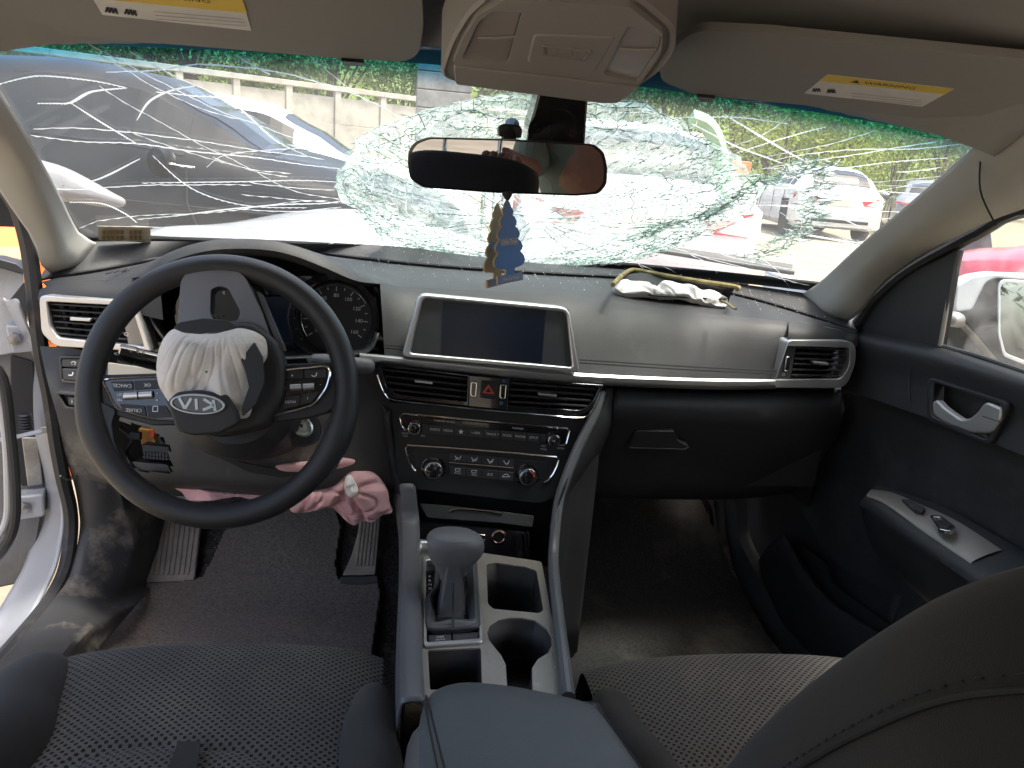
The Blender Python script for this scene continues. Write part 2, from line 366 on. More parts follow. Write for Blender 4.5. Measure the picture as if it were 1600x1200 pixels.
def crack_mat(name, col, mixv, gloss_=.25):
    m = bpy.data.materials.new(name); m.use_nodes = True; nt = m.node_tree; nt.nodes.clear(); L = nt.links.new
    o = nd(nt, 'ShaderNodeOutputMaterial'); a = nd(nt, 'ShaderNodeBsdfTranslucent'); a.inputs[0].default_value = (*col, 1)
    b = nd(nt, 'ShaderNodeBsdfDiffuse'); b.inputs[0].default_value = (*col, 1); g = nd(nt, 'ShaderNodeBsdfGlossy', i_Roughness=.25)
    m1 = nd(nt, 'ShaderNodeMixShader', i_0=.35); L(a.outputs[0], m1.inputs[1]); L(b.outputs[0], m1.inputs[2])
    m2 = nd(nt, 'ShaderNodeMixShader', i_0=gloss_); L(m1.outputs[0], m2.inputs[1]); L(g.outputs[0], m2.inputs[2])
    t = nd(nt, 'ShaderNodeBsdfTransparent'); t.inputs[0].default_value = (.94, .98, .96, 1); m3 = nd(nt, 'ShaderNodeMixShader'); L(t.outputs[0], m3.inputs[1]); L(m2.outputs[0], m3.inputs[2])
    if isinstance(mixv, tuple):
        g_ = nd(nt, 'ShaderNodeNewGeometry'); n = nd(nt, 'ShaderNodeTexNoise', i_Scale=mixv[2], i_Detail=5.); L(g_.outputs['Position'], n.inputs[0])
        mr = nd(nt, 'ShaderNodeMapRange', i_1=.35, i_2=.68, i_3=mixv[0], i_4=mixv[1]); L(n.outputs[0], mr.inputs[0])
        wn = nd(nt, 'ShaderNodeMath', operation='MULTIPLY'); L(mr.outputs[0], wn.inputs[0])
        at = nd(nt, 'ShaderNodeAttribute', attribute_name='frost'); L(at.outputs['Fac'], wn.inputs[1]); L(wn.outputs[0], m3.inputs[0])
    else: m3.inputs[0].default_value = mixv
    L(m3.outputs[0], o.inputs[0]); return m
ck_white = crack_mat('crack_white', (.93, .96, .95), .92); ck_green = crack_mat('crack_green', (.34, .54, .47), .85); ck_dark = crack_mat('crack_edge', (.1, .17, .15), .85, .1)
frost = crack_mat('frosted_glass', (.8, .93, .88), (.34, .97, 26))
R_ = random.Random(11)
def PQ(x, q): z = ZC+q/1.985; return bulge(V((x, WSY(x, z), z)))
def inside(x, q):
    z = ZC+q/1.985
    return abs(x) < .665-.0*z and .965 < z < ZH(x)
def ribbon(mb, P, w, off=.003):
    """thin wedge of broken glass along a polyline of points on the windscreen"""
    for i in range(len(P)-1):
        a, b = P[i], P[i+1]
        if (b-a).length < 1e-5: continue
        n = WN((a.x+b.x)/2); s = n.cross((b-a).normalized()); ww = w*(1-.75*abs(2*(i+.5)/len(P)-1)**2) if len(P) > 4 else w
        s = s*ww/2; o = n*off
        mb.add([a-s+o, b-s+o, b+s+o, a+s+o, (a+b)/2+o*1.6], [(0, 1, 4), (1, 2, 4), (2, 3, 4), (3, 0, 4)])
# the crazed bowl: wavering rings and spokes of connected cracks
NS, NR = 104, 30
node = {}
for i in range(NR+1):
    for j in range(NS):
        r = RC*1.04*(.05+.95*(i/NR)**.85); a = 2*math.pi*(j+.3*R_.random()+.8*noise.noise(V((j*.21, i*.33, 4))))/NS
        wob = 1+.10*noise.noise(V((math.cos(a)*2.2, math.sin(a)*2.2, i*.09)))+.05*noise.noise(V((math.cos(a)*9, math.sin(a)*9, i*.5)))+.012*R_.uniform(-1, 1)
        node[i, j] = (XC+1.06*r*wob*math.cos(a), r*wob*math.sin(a))
mw, mg_, mk_ = MB(), MB(), MB()
def pick(): return R_.choices((mw, mg_, mk_), (.4, .36, .24))[0]
def run(keys, w):
    cur = []
    for k in keys+[None]:
        if k is not None and inside(*node[k]): cur.append(PQ(*node[k]))
        else:
            if len(cur) > 1: ribbon(pick(), cur, w)
            cur = []
for i in range(1, NR+1):
    j = 0
    while j < NS:
        L_ = R_.randint(2, 14)
        if R_.random() < .3+.6*(i/NR)**1.2: run([(i, (j+k) % NS) for k in range(L_+1)], R_.choice((.0007, .0009, .0012, .0019)))
        j += L_
for j in range(NS):
    i = R_.randint(0, 6)
    while i < NR:
        L_ = R_.randint(2, 9)
        if R_.random() < .66: run([(k, j) for k in range(i, min(NR, i+L_)+1)], R_.choice((.0007, .0009, .0012, .0018)))
        i += L_
fr_ = MB(); fcell = []
for i in range(NR):
    for j in range(NS):
        j2 = (j+1) % NS; q = [node[i, j], node[i+1, j], node[i+1, j2], node[i, j2]]
        if all(inside(*c) for c in q):
            fr_.add([PQ(*c)+WN(c[0])*(.0015+R_.random()*.001) for c in q], [(0, 1, 2, 3)])
            g = i/NR; low = max(0, min(1, (-q[0][1]-.02)/.16)); left = max(0, min(1, (XC+.12-q[0][0])/.3))
            k = .6+.4*g**3+.85*low*(.45+.55*left)
            fcell += [max(0, min(1, k*R_.uniform(.35, 1)))]*4
fo = fr_.obj('shattered_glass', frost, wind, smooth=False); fo['kind'] = 'stuff'
at = fo.data.attributes.new('frost', 'FLOAT', 'POINT'); at.data.foreach_set('value', fcell)
# finer crazing round the rim of the bowl
for k in range(2200):
    a = R_.uniform(0, 2*math.pi); r = RC*1.03*min(1.06, max(.3, 1-abs(R_.gauss(0, .16))))
    x, q = XC+1.06*r*math.cos(a), r*math.sin(a); th = a+math.pi/2*(R_.random() < .65)+R_.gauss(0, .4); l = R_.uniform(.004, .022)
    P = [(x+l*t*math.cos(th+.8*t), q+l*t*math.sin(th+.8*t)) for t in (0, .5, 1)]
    if all(inside(*c) for c in P): ribbon(pick(), [PQ(*c) for c in P], R_.uniform(.0006, .0013))
# the second broken arc on the passenger side
arcp = crv([WS(*p) for p in [(985, 352), (1050, 330), (1100, 326), (1150, 306), (1190, 284), (1240, 262), (1272, 252), (1280, 285), (1270, 325), (1245, 360), (1210, 385), (1175, 402)]], 160)
for k in range(1000):
    p = R_.choice(arcp); th = R_.uniform(0, 6.3); l = R_.uniform(.006, .028); o = R_.gauss(0, .009)
    a = V((p.x+o, 0, p.z+R_.gauss(0, .005))); b = a+V((l*math.cos(th), 0, .5*l*math.sin(th)))
    a.y = WSY(a.x, a.z); b.y = WSY(b.x, b.z)
    m_ = R_.choice((mw, mg_, mg_, mk_)); ribbon(m_, [bulge(a), bulge(b)], R_.uniform(.0007, .0015))
# long bright cracks running out to the edges
mlong = MB()
def longcrack(a, r0, r1, w, bend):
    pts = []; aa = a; x, q = XC+1.06*r0*math.cos(a), r0*math.sin(a); n = int((r1-r0)/.022)+2; sgn = R_.choice((-1, 1))
    for i in range(n):
        if not inside(x, q): break
        pts.append(PQ(x, q)); aa += R_.gauss(0, .10)+bend/n; x += .022*math.cos(aa); q += .022*math.sin(aa)
    if len(pts) > 2: ribbon(mlong, pts, w)
for k in range(24): longcrack(math.pi+R_.gauss(0, .5), R_.uniform(.24, .5), R_.uniform(.42, .9), R_.choice((.0008, .0012, .0024)), R_.uniform(-.9, .9))
for k in range(40): longcrack(R_.gauss(0, .5), R_.uniform(.24, .55), R_.uniform(.4, .75), R_.choice((.0007, .001, .0022)), R_.uniform(-.8, .8))
for pl in ([(50, 208), (130, 218), (215, 221), (300, 233), (400, 243), (480, 255), (545, 262)], [(0, 128), (40, 118), (75, 115), (150, 123), (200, 134)], [(60, 158), (88, 158), (112, 157), (145, 140), (200, 134)],
           [(112, 157), (160, 188), (215, 221)], [(222, 283), (290, 282), (380, 281), (470, 279), (545, 283)], [(215, 340), (280, 334), (350, 325), (440, 317), (520, 314), (560, 300)], [(240, 240), (290, 285), (340, 308), (400, 320), (480, 322)],
           [(215, 185), (235, 155), (270, 138), (310, 130)], [(245, 140), (300, 146), (360, 155), (430, 215), (480, 240)], [(105, 265), (145, 280), (220, 245)], [(110, 313), (160, 315), (195, 330), (215, 345)],
           [(1120, 265), (1200, 275), (1300, 262), (1390, 250), (1480, 243)], [(1180, 290), (1300, 292), (1440, 300)], [(1080, 190), (1150, 225), (1230, 255)], [(1060, 180), (1150, 180), (1230, 190)], [(1130, 175), (1240, 240), (1270, 250)],
           [(1150, 235), (1250, 205), (1290, 195)], [(1240, 360), (1310, 372), (1400, 385)], [(1240, 362), (1330, 378), (1380, 398)], [(1238, 365), (1300, 388), (1350, 400)], [(1130, 320), (1210, 318), (1290, 330), (1350, 355)], [(1390, 300), (1330, 288), (1250, 285)]):
    ribbon(mlong, [bulge(WS(*p)) for p in crv([(*p, 0) for p in pl], 26) for p in [(p[0], p[1])]], R_.uniform(.0022, .0044))
for m_, n, mt in ((mw, 'white_cracks', ck_white), (mg_, 'green_cracks', ck_green), (mk_, 'dark_cracks', ck_dark), (mlong, 'long_cracks', ck_white)):
    o = m_.obj(n, mt, wind, smooth=False); o['kind'] = 'stuff'
# black frit border
mb = MB()
def frit(P, w):
    for i in range(len(P)-1):
        a, b = P[i], P[i+1]; n = WN(a.x)*-.004
        mb.add([a+n, b+n, b+n+w(b), a+n+w(a)], [(0, 1, 2, 3)])
edge = [G(1, .0+.97*i/40) for i in range(41)]; frit(edge, lambda p: V((-.02, .006, -.001)))
edge = [G(-1, .0+.97*i/40) for i in range(41)]; frit(edge, lambda p: V((.02, .006, -.001)))
edge = [G(-1+2*i/60, .0) for i in range(61)]; frit(edge, lambda p: V((0, -.042, .0245)))
mb.obj('black_border', dark, wind)
# ------------------------------------------------------------------ more helpers
def proj(p):
    d = p-CAM; z = d.dot(AX[2]); return 800+FPX*d.dot(AX[0])/z, 600-FPX*d.dot(AX[1])/z
def inpoly(x, y, P):
    c = False
    for i in range(len(P)):
        (x1, y1), (x2, y2) = P[i-1], P[i]
        if (y1 > y) != (y2 > y) and x < (x2-x1)*(y-y1)/(y2-y1)+x1: c = not c
    return c
def cut(mb, poly):
    """open a hole in a lofted skin where something is set into it"""
    mb.f = [f for f in mb.f if not inpoly(*proj(sum((mb.v[i] for i in f), V((0, 0, 0)))/len(f)), poly)]
    return mb
def plate(name, outer, holes, pl, h, t, mat, par, bev=.001):
    """flat plate with holes, cut from photo outlines on plane pl"""
    bm = bmesh.new(); n = pl[1]; c = U(*outer[0], pl=pl); wl = WL[par.name]; ed = []
    for lp in [outer]+holes:
        vs = [bm.verts.new(U(*p, pl=pl)+n*h-c) for p in lp]
        ed += [bm.edges.new((vs[i-1], vs[i])) for i in range(len(vs))]
    bmesh.ops.triangle_fill(bm, use_beauty=True, use_dissolve=False, edges=ed, normal=n)
    for f in bm.faces:
        if f.normal.dot(n) < 0: f.normal_flip()
    me = bpy.data.meshes.new(name); bm.to_mesh(me); bm.free(); me.materials.append(mat)
    o = bpy.data.objects.new(name, me); put(o, c, par)
    q = o.modifiers.new('sol', 'SOLIDIFY'); q.thickness = t; q.offset = -1
    if bev: q = o.modifiers.new('bev', 'BEVEL'); q.width = bev; q.segments = 2; q.limit_method = 'ANGLE'; q.angle_limit = rad(50)
    return o
def well(name, px, pl, depth, mat, par, taper=.92, h=-.0005):
    n = pl[1]; A = [U(*p, pl=pl)+n*h for p in px]; c = sum(A, V((0, 0, 0)))/len(A)
    B = [c+(p-c)*taper-n*depth for p in A]
    mb = MB(); mb.grid([A, [a.lerp(b, .5) for a, b in zip(A, B)], B], closed=True); k = len(A)
    mb.f.append(tuple(range(2*k, 3*k)))
    return mb.obj(name, mat, par, sol=-.002)
def circ(cx, cy, r, ry=None, n=28): return [(cx+r*math.cos(2*math.pi*i/n), cy+(ry or r)*math.sin(2*math.pi*i/n)) for i in range(n)]
def lp(a, b, t): return (a[0]+(b[0]-a[0])*t, a[1]+(b[1]-a[1])*t)
def slats(par, q, pl, n, th, mat, depth=.016, h=-.003, vert=0):
    """louvres between the left and right edges of opening q = TL, TR, BR, BL"""
    for i in range(n):
        t = (i+.5)/n; a, b = lp(q[0], q[3], t), lp(q[1], q[2], t)
        d = th/2
        slab('slat', [(a[0], a[1]-d), (b[0], b[1]-d), (b[0], b[1]+d), (a[0], a[1]+d)], pl, h, depth, mat, par, bev=.0006)
    for i in range(vert):
        t = (i+.5)/vert; a, b = lp(q[0], q[1], t), lp(q[3], q[2], t); d = th*.3
        slab('vane', [(a[0]-d, a[1]), (a[0]+d, a[1]), (b[0]+d, b[1]), (b[0]-d, b[1])], pl, h-.02, .012, dark, par, bev=0)
def PL(px, py, y0, tilt=0., yaw=0.):
    return (UD(px, py, y0), V((yaw, -1, tilt)).normalized())

# ------------------------------------------------------------------ dashboard
dash = thing('dashboard', 'wide black dashboard with satin silver trim strip and popped airbag door', 'dashboard', (0, .1, .8))
L0 = [WS(*p)+V((0, -.006, -.004)) for p in [(100, 375), (150, 373), (300, 373), (450, 376), (610, 381), (745, 394), (850, 407), (1000, 420), (1150, 439), (1255, 454), (1320, 466)]]
L1z = [(60, 437, .925), (85, 432, .93), (160, 420, .945), (245, 404, .955), (330, 392, .962), (450, 390, .966), (560, 402, .966), (640, 411, .966), (750, 420, .966), (880, 428, .966), (960, 432, .966), (1060, 443, .964), (1150, 459, .956), (1250, 487, .94), (1338, 517, .922)]
L1 = [U(a, b, z=c) for a, b, c in L1z]
L2p = [(74, 450, -.045), (100, 441, -.04), (165, 438, -.03), (207, 430, -.03), (230, 418, -.04), (256, 399, -.05), (295, 383, -.055), (344, 374, -.055), (409, 374, -.055), (457, 383, -.055), (506, 402, -.05), (555, 428, -.03), (594, 441, .0), (640, 449, .03), (760, 454, .04), (903, 463, .04), (1050, 484, .03), (1180, 497, .0), (1270, 507, -.03), (1338, 522, -.045)]
L2 = [UD(*p) for p in L2p]
c0, c1, c2 = crv(L0, 80), crv(L1, 80), crv(L2, 80)
mb = MB(); mb.grid([[p+V((0, .1, -.1)) for p in c0], c0, [a.lerp(b, .5)+V((0, 0, .003)) for a, b in zip(c0, c1)], c1])
mb.obj('rear_deck', pad, dash)
t1 = [a+V((0, -.004, -.004)) for a in c1]
mb = MB(); cc = [crv([a, b.lerp(a, .55)+V((0, 0, .004)), b.lerp(a, .2)+V((0, 0, .003)), b], 8) for a, b in zip(t1, c2)]
hood_i = [i for i in range(80) if proj(c2[i])[0] < 600]
mb.grid([[c[k] for c in cc] for k in range(8)])
mb.obj('top_pad', pad, dash)
mb = MB(); mb.tube([a+V((0, -.002, .000)) for a in c1], .003, 6); mb.obj('groove', dark, dash)
# skin below the ridge: hood lip, face to the right of the cluster
def sub(P, x0, x1): return [p for p in P if x0 <= p[0] <= x1]
hl = sub(L2p, 200, 600)
lip = [(p[0], p[1]+(23 if 250 < p[0] < 520 else 15 if 225 < p[0] < 560 else 5), p[2]-.008) for p in hl]
mb = MB(); mb.loft([[UD(*p) for p in hl], [UD(p[0], p[1]+(a[1]-p[1])*.5, p[2]-.014) for p, a in zip(hl, lip)], [UD(*p) for p in lip], [UD(p[0], p[1]+2, p[2]+.04) for p in lip], [UD(p[0], p[1]+4, .1) for p in lip]], 44, 20)
mb.obj('cluster_hood', pad, dash)
top = sub(L2p, 590, 1200)+[(1240, 503, -.02)]
bot = [(601, 557), (632, 560), (760, 573), (905, 586), (1050, 591), (1130, 593), (1213, 594)]
A = crv([UD(*p) for p in top], 50); B = crv([UD(*p, -.06) for p in bot], 50)
mid = [a.lerp(b, .45)+V((0, -.012, .004)) for a, b in zip(A, B)]; m0 = [a.lerp(b, .15)+V((0, -.012, .003)) for a, b in zip(A, B)]
mb = MB(); mb.loft([A, m0, mid, B], 70, 26); mb.obj('front_face', pad, dash)
for dy in (0, 5):
    st = crv([UD(x, y+dy, -.066) for x, y in [(906, 562), (1000, 568), (1100, 574), (1218, 579)]], 24)
    mb = MB(); mb.tube(st, .0013, 5); mb.obj('stitch_groove', dark, dash)
    st = crv([UD(x, y+dy, -.066) for x, y in [(600, 538.5), (616, 540), (634, 542)]], 8)
    mb = MB(); mb.tube(st, .0013, 5); mb.obj('stitch_groove', dark, dash)
mb = MB(); mb.loft([[UD(*p) for p in [(1232, 501, -.02), (1270, 507, -.03), (1340, 522, -.045)]], [UD(*p, -.055) for p in [(1232, 520), (1270, 522), (1340, 530)]], [UD(*p, -.06) for p in [(1228, 538), (1280, 539), (1340, 541)]]], 14, 8); mb.obj('end_pad', pad, dash)
mb = MB(); mb.loft([[UD(*p) for p in [(62, 452, -.045), (100, 441, -.04), (165, 438, -.03), (215, 426, -.03), (240, 412, -.03)]], [UD(*p, -.055) for p in [(60, 460), (100, 456), (165, 456), (215, 456), (250, 452)]], [UD(*p, -.06) for p in [(58, 468), (100, 470), (170, 472), (215, 490), (255, 500)]]], 20, 8)
mb.obj('end_pad', pad, dash)
# satin silver strip
stT = [(562, 552), (632, 558), (760, 570), (905, 583), (1050, 590), (1130, 592), (1212, 593)]
stB = [(562, 564), (632, 571), (770, 586), (905, 598), (1050, 604), (1130, 606), (1212, 605)]
mb = MB(); mb.loft([[UD(*p, -.055) for p in stT], [UD(*p, -.074) for p in stT], [UD(*lp(a, b, .5), -.079) for a, b in zip(stT, stB)], [UD(*p, -.074) for p in stB], [UD(p[0], p[1]+3, -.05) for p in stB]], 50, 14)
mb.obj('silver_strip', silver, dash)
# air vent at the passenger end
pv = PL(1280, 565, -.072, .05, .12)
v = tag(ring('air_vent', [(1231, 531), (1335, 533), (1336, 566), (1320, 606), (1205, 605)], [(1229, 540), (1326, 543), (1326, 572), (1312, 592), (1211, 593)], pv, .003, .03, silver, dash, bev=.002, ro=[6, 14, 16, 16, 2], ri=[2, 5, 10, 6, 1]), None)
slab('vent_box', [(1225, 535), (1330, 538), (1330, 575), (1316, 598), (1207, 598)], pv, -.045, .01, dark, v)
slab('wheel_panel', [(1229, 540), (1247, 540), (1238, 592), (1212, 593)], pv, -.004, .03, plas2, v)
slab('thumb_wheel', rnd([(1229, 557), (1237, 557), (1233, 580), (1226, 580)], 3), pv, .0, .01, chrome, v)
q = [(1248, 540), (1326, 543), (1313, 592), (1238, 591)]
slats(v, q, pv, 6, 2.6, plas, vert=5)
slab('tab', rnd([(1270, 564), (1293, 566), (1293, 570), (1270, 568)], 1.5), pv, .004, .012, silver, v)
mb = MB(); text(mb, 'O', pv, -.003, (1226, 586), (1236, 586), .008); mb.obj('mark', white_txt, v)
# air vent at the driver end
pv = PL(125, 500, -.072, .05, -.12)
v = ring('air_vent', [(62, 461), (212, 470), (238, 550), (88, 541), (66, 520)], [(75, 471), (206, 478), (226, 541), (92, 527), (80, 510)], pv, .003, .03, silver, dash, bev=.002, ro=[10, 6, 4, 8, 8], ri=[4, 3, 3, 5, 5])
slab('vent_box', [(66, 464), (208, 474), (230, 544), (88, 534), (74, 512)], pv, -.045, .01, dark, v)
slab('wheel_panel', [(186, 477), (206, 478), (227, 542), (198, 540)], pv, -.004, .03, greige, v)
slats(v, [(75, 471), (186, 477), (197, 536), (88, 526)], pv, 6, 2.6, plas, vert=6)
mb = MB(); text(mb, 'O', pv, -.003, (196, 523), (206, 524), .009); mb.obj('mark', white_txt, v)
slab('tab', rnd([(111, 495), (143, 497), (143, 502), (111, 500)], 1.5), pv, .004, .012, silver, v)
# touchscreen
ps = PL(770, 520, -.079, .12)
s_ = ring('touchscreen', [(654, 458), (888, 480), (905, 582), (628, 557)], [(662, 465), (884, 487), (893, 573), (641, 551)], ps, .006, .03, silver, dash, bev=.003, ro=[14, 14, 6, 6], ri=[10, 10, 5, 5])
scr = M('screen_glass', (.06, .066, .07), .3, spec=.6, dirt_or_reflection=((.09, .1, .11), 22, .52, .85))
lcd = M('dark_display', (.010, .017, .036), .22, spec=.6, dirt_or_reflection=((.06, .055, .035), 9, .55, .8))  # yellowish blotches painted in as the freshener's reflection
slab('screen_border', [(656, 461), (888, 483), (898, 577), (634, 554)], ps, .0, .02, scr, s_, bev=0)
slab('display', [(692, 471), (853, 485), (846, 568), (690, 555)], ps, .0015, .002, lcd, s_, bev=.0004)
# centre vents and hazard switch
pc = PL(765, 610, -.074, .1)
for o_, i_, q, tb in (([(587, 566), (733, 586), (731, 634), (612, 622), (595, 605)], [(596, 573), (731, 588), (729, 627), (618, 616), (604, 606)], [(597, 573), (731, 588), (729, 627), (610, 614)], (662, 596)),
                  ([(794, 591), (943, 601), (934, 630), (912, 650), (791, 641)], [(797, 594), (936, 605), (926, 628), (910, 641), (794, 633)], [(797, 594), (936, 605), (917, 640), (794, 633)], (855, 616))):
    v = ring('air_vent', o_, i_, pc, .002, .03, gloss, dash, bev=.002, ro=[1, 1, 1, 14, 14] if o_[0][0] < 700 else [1, 2, 14, 14, 1], ri=[1, 1, 1, 8, 8] if o_[0][0] < 700 else [1, 2, 8, 8, 1])
    slab('vent_box', o_, pc, -.045, .01, dark, v)
    slats(v, q, pc, 4, 3.2, plas, vert=6)
    slab('tab', rnd([(tb[0]-14, tb[1]-3), (tb[0]+14, tb[1]), (tb[0]+14, tb[1]+4), (tb[0]-14, tb[1]+1)], 1.5), pc, .004, .012, silver, v)
tube('chrome_line', [U(*p[:2], pl=pc)+pc[1]*.003 for p in crv([(589, 585, 0), (598, 609, 0), (614, 624, 0), (700, 634, 0), (770, 641, 0), (850, 648, 0), (908, 652, 0), (924, 642, 0), (938, 612, 0)], 40)], .0012, chrome, dash, n=6)
hz = slab('hazard_panel', [(733, 586), (794, 591), (791, 641), (731, 635)], pc, .001, .03, gloss, dash)
slab('hazard_button', rnd([(752, 594), (776, 596), (773, 623), (750, 621)], 3), pc, .004, .006, plas, hz)
mb = MB(); T = [(763, 600), (772, 615), (753, 613)]; t2 = [lp(p, (763, 610), .45) for p in T]
mb.ring(T, t2, pc, .0046, .001); mb.obj('warning_triangle', red_txt, hz, bev=0)
for x, y in ((740, 609), (786, 613)):
    ring('wheel_bezel', rnd([(x-5, y-13), (x+6, y-12), (x+4, y+11), (x-6, y+10)], 4), rnd([(x-2.5, y-11), (x+3.5, y-10), (x+2, y+9), (x-3.5, y+8)], 3), pc, .003, .004, chrome, hz)
mb = MB()
for x, y in ((742, 591.5), (788, 595.5)): text(mb, 'O-', pc, .0012, (x, y), (x+8, y+.6), .006)
for x, y in ((737, 626), (783, 630)): text(mb, 'O', pc, .0012, (x, y), (x+8, y+.6), .007)
mb.obj('mark', blue_txt, hz)
# centre stack
pt = PL(757, 690, -.062, .12)
stack = slab('centre_stack', rnd([(604, 628), (914, 655), (889, 745), (868, 776), (846, 787), (628, 762), (619, 735)], [1, 1, 8, 12, 12, 4, 8]), pt, 0, .06, plas, dash, bev=.003)
radio = slab('audio_panel', rnd([(627, 648), (889, 671), (881, 695), (634, 673)], 4), pt, .0012, .004, gloss, dash)
tube('chrome_frame', [U(*p, pl=pt)+pt[1]*.0015 for p in [(642, 673), (632, 671), (628, 666), (625, 651), (629, 646), (700, 652), (800, 661), (885, 669), (890, 673), (885, 692), (880, 696), (870, 695)]], .0016, chrome, radio, n=6)
bx = [659, 669, 690, 710, 731, 756, 782, 802, 823, 844, 853]; ty = lambda x: 662+(x-659)*.084; by = lambda x: 675.5+(x-659)*.082
names = ['', 'RADIO', 'MEDIA', '\u2606', 'v SEEK', 'TRACK ^', 'MODE', 'PHONE', 'SETUP', '']
btn = M('button_face', (.045, .047, .05), .4, bump=(900, .2))
mb = MB()
for i in range(10):
    a, b = bx[i]+.6, bx[i+1]-.6
    slab('button', [(a, ty(a)), (b, ty(b)), (b, by(b)), (a, by(a))], pt, .003, .003, btn, radio, bev=.0006)
    if names[i] and i != 3: x = (a+b)/2; text(mb, names[i], pt, .0036, (x, (ty(x)+by(x))/2), (x+10, (ty(x)+by(x))/2+.85), .0052)
x = 720; y = (ty(x)+by(x))/2
star = [U(x+(4.2 if i % 2 == 0 else 2)*math.sin(i*math.pi/5), y-(4.2 if i % 2 == 0 else 2)*math.cos(i*math.pi/5), pl=pt)+pt[1]*.0036 for i in range(10)]
mb.add(star, [tuple(range(10))])
text(mb, 'PASSENGER AIR BAG', pt, .0018, (694, 658), (704, 658.9), .0036); text(mb, 'PASSENGER', pt, .0018, (809, 669), (819, 669.9), .0036)
mb.obj('lettering', white_txt, radio)
mb = MB(); text(mb, 'POWER', pt, .0006, (633, 677), (643, 678), .0034); text(mb, 'PUSH', pt, .0006, (633, 681), (643, 682), .0034); text(mb, 'VOL', pt, .0006, (661, 681), (671, 682), .0036)
text(mb, 'FILE', pt, .0006, (849, 697), (859, 698), .0042); text(mb, 'TUNE', pt, .0006, (849, 702), (859, 703), .0042); text(mb, 'ENTER', pt, .0006, (876, 700.5), (886, 701.5), .004); mb.obj('blue_lettering', white_txt, radio)
def knob(px, py, r, pl, par, mat_face, hh=.012, ring_=True):
    k = MB().lathe([(r*1.0, 0), (r, hh*.8), (r*.95, hh)], U(px, py, pl=pl), pl[1], 32).obj('knob', chrome if ring_ else mat_face, par, bev=.0006)
    MB().lathe([(r*.8, hh-.001), (r*.8, hh+.0006), (r*.7, hh+.0012)], U(px, py, pl=pl), pl[1], 32).obj('knob_face', mat_face, par)
    return k
knob(647, 667, .0105, pt, radio, gloss); knob(864, 686, .0105, pt, radio, gloss)
mb = MB(); text(mb, '>II', pt, .0137, (862.5, 686), (872, 687), .005); mb.obj('lettering', white_txt, radio)
clim = slab('climate_panel', rnd([(645, 702), (860, 722), (853, 750), (800, 749), (700, 740), (652, 733)], 4), pt, .001, .004, plas, dash)
tube('chrome_frame', [U(*p, pl=pt)+pt[1]*.0022 for p in [(649, 735), (645, 731), (639, 720), (634, 700), (636, 695), (700, 699), (800, 707), (868, 713), (873, 718), (870, 728), (864, 740), (856, 750), (850, 753)]], .0019, chrome, clim, n=6)
tube('chrome_bar', [U(*p, pl=pt)+pt[1]*.002 for p in [(702, 722), (802, 730.5)]], .0009, chrome, clim, n=5)
bx = [701.6, 728, 752.6, 778, 802.5]; mb = MB()
def seg(mb, pts, pl, h, w):
    P = [U(*p, pl=pl)+pl[1]*h for p in pts]
    for a, b in zip(P, P[1:]):
        s = pl[1].cross((b-a).normalized())*w/2; mb.add([a-s, b-s, b+s, a+s], [(0, 1, 2, 3)])
for i in range(4):
    a, b = bx[i]+.6, bx[i+1]-.6
    for y0, y1, sl in ((707, 719, .096), (727.5, 740.5, .1)):
        f = lambda x, y: y+(x-701.6)*sl
        slab('button', [(a, f(a, y0)), (b, f(b, y0)), (b, f(b, y1)), (a, f(a, y1))], pt, .0035, .003, btn, clim, bev=.0006)
    x = (a+b)/2; y = 713+(x-701.6)*.096
    seg(mb, [(x-4, y-3), (x-1, y+2), (x+3, y+2), (x+5, y-3)], pt, .0042, .0012); seg(mb, [(x-5+i*2, y+4), (x+1+i, y-1)], pt, .0042, .001)
    y = 734+(x-701.6)*.1
    if i == 2: text(mb, 'A/C', pt, .0042, (x, y), (x+10, y+1), .0062)
    elif i == 3: seg(mb, [(x-6, y+1), (x-4, y-1), (x-2, y-3), (x+2, y-3), (x+4, y), (x+6, y+1), (x-6, y+1)], pt, .0042, .001)
    else:
        seg(mb, [(x-4, y-4), (x+4, y-4), (x+3, y), (x-3, y), (x-4, y-4)], pt, .0042, .0009); text(mb, ['FRONT', 'REAR'][i], pt, .0042, (x, y+3), (x+10, y+4), .0036)
mb.obj('lettering', white_txt, clim)
for px_, py_ in ((677, 731.5), (823, 741.5)):
    MB().lathe([(.02, 0), (.02, .002), (.017, .003)], U(px_, py_, pl=pt), pt[1], 32).obj('knob_surround', gloss, clim)
    knob(px_, py_, .0148, pt, clim, gloss, .016)
mb = MB()
for i in range(7):
    a = rad(215-i*42); text(mb, str(i) if i else 'O', pt, .0178, (677+10*math.cos(a), 731-10*math.sin(a)), (687+10*math.cos(a), 732-10*math.sin(a)), .0038)
mb.obj('dial_numbers', white_txt, clim)
for m_, a0, a1 in ((blue_txt, 170, 95), (red_txt, 75, 0)):
    mb = MB(); seg(mb, [(822+10*math.cos(rad(a0+(a1-a0)*i/6)), 741-10*math.sin(rad(a0+(a1-a0)*i/6))) for i in range(7)], pt, .0178, .0018); mb.obj('dial_arc', m_, clim)
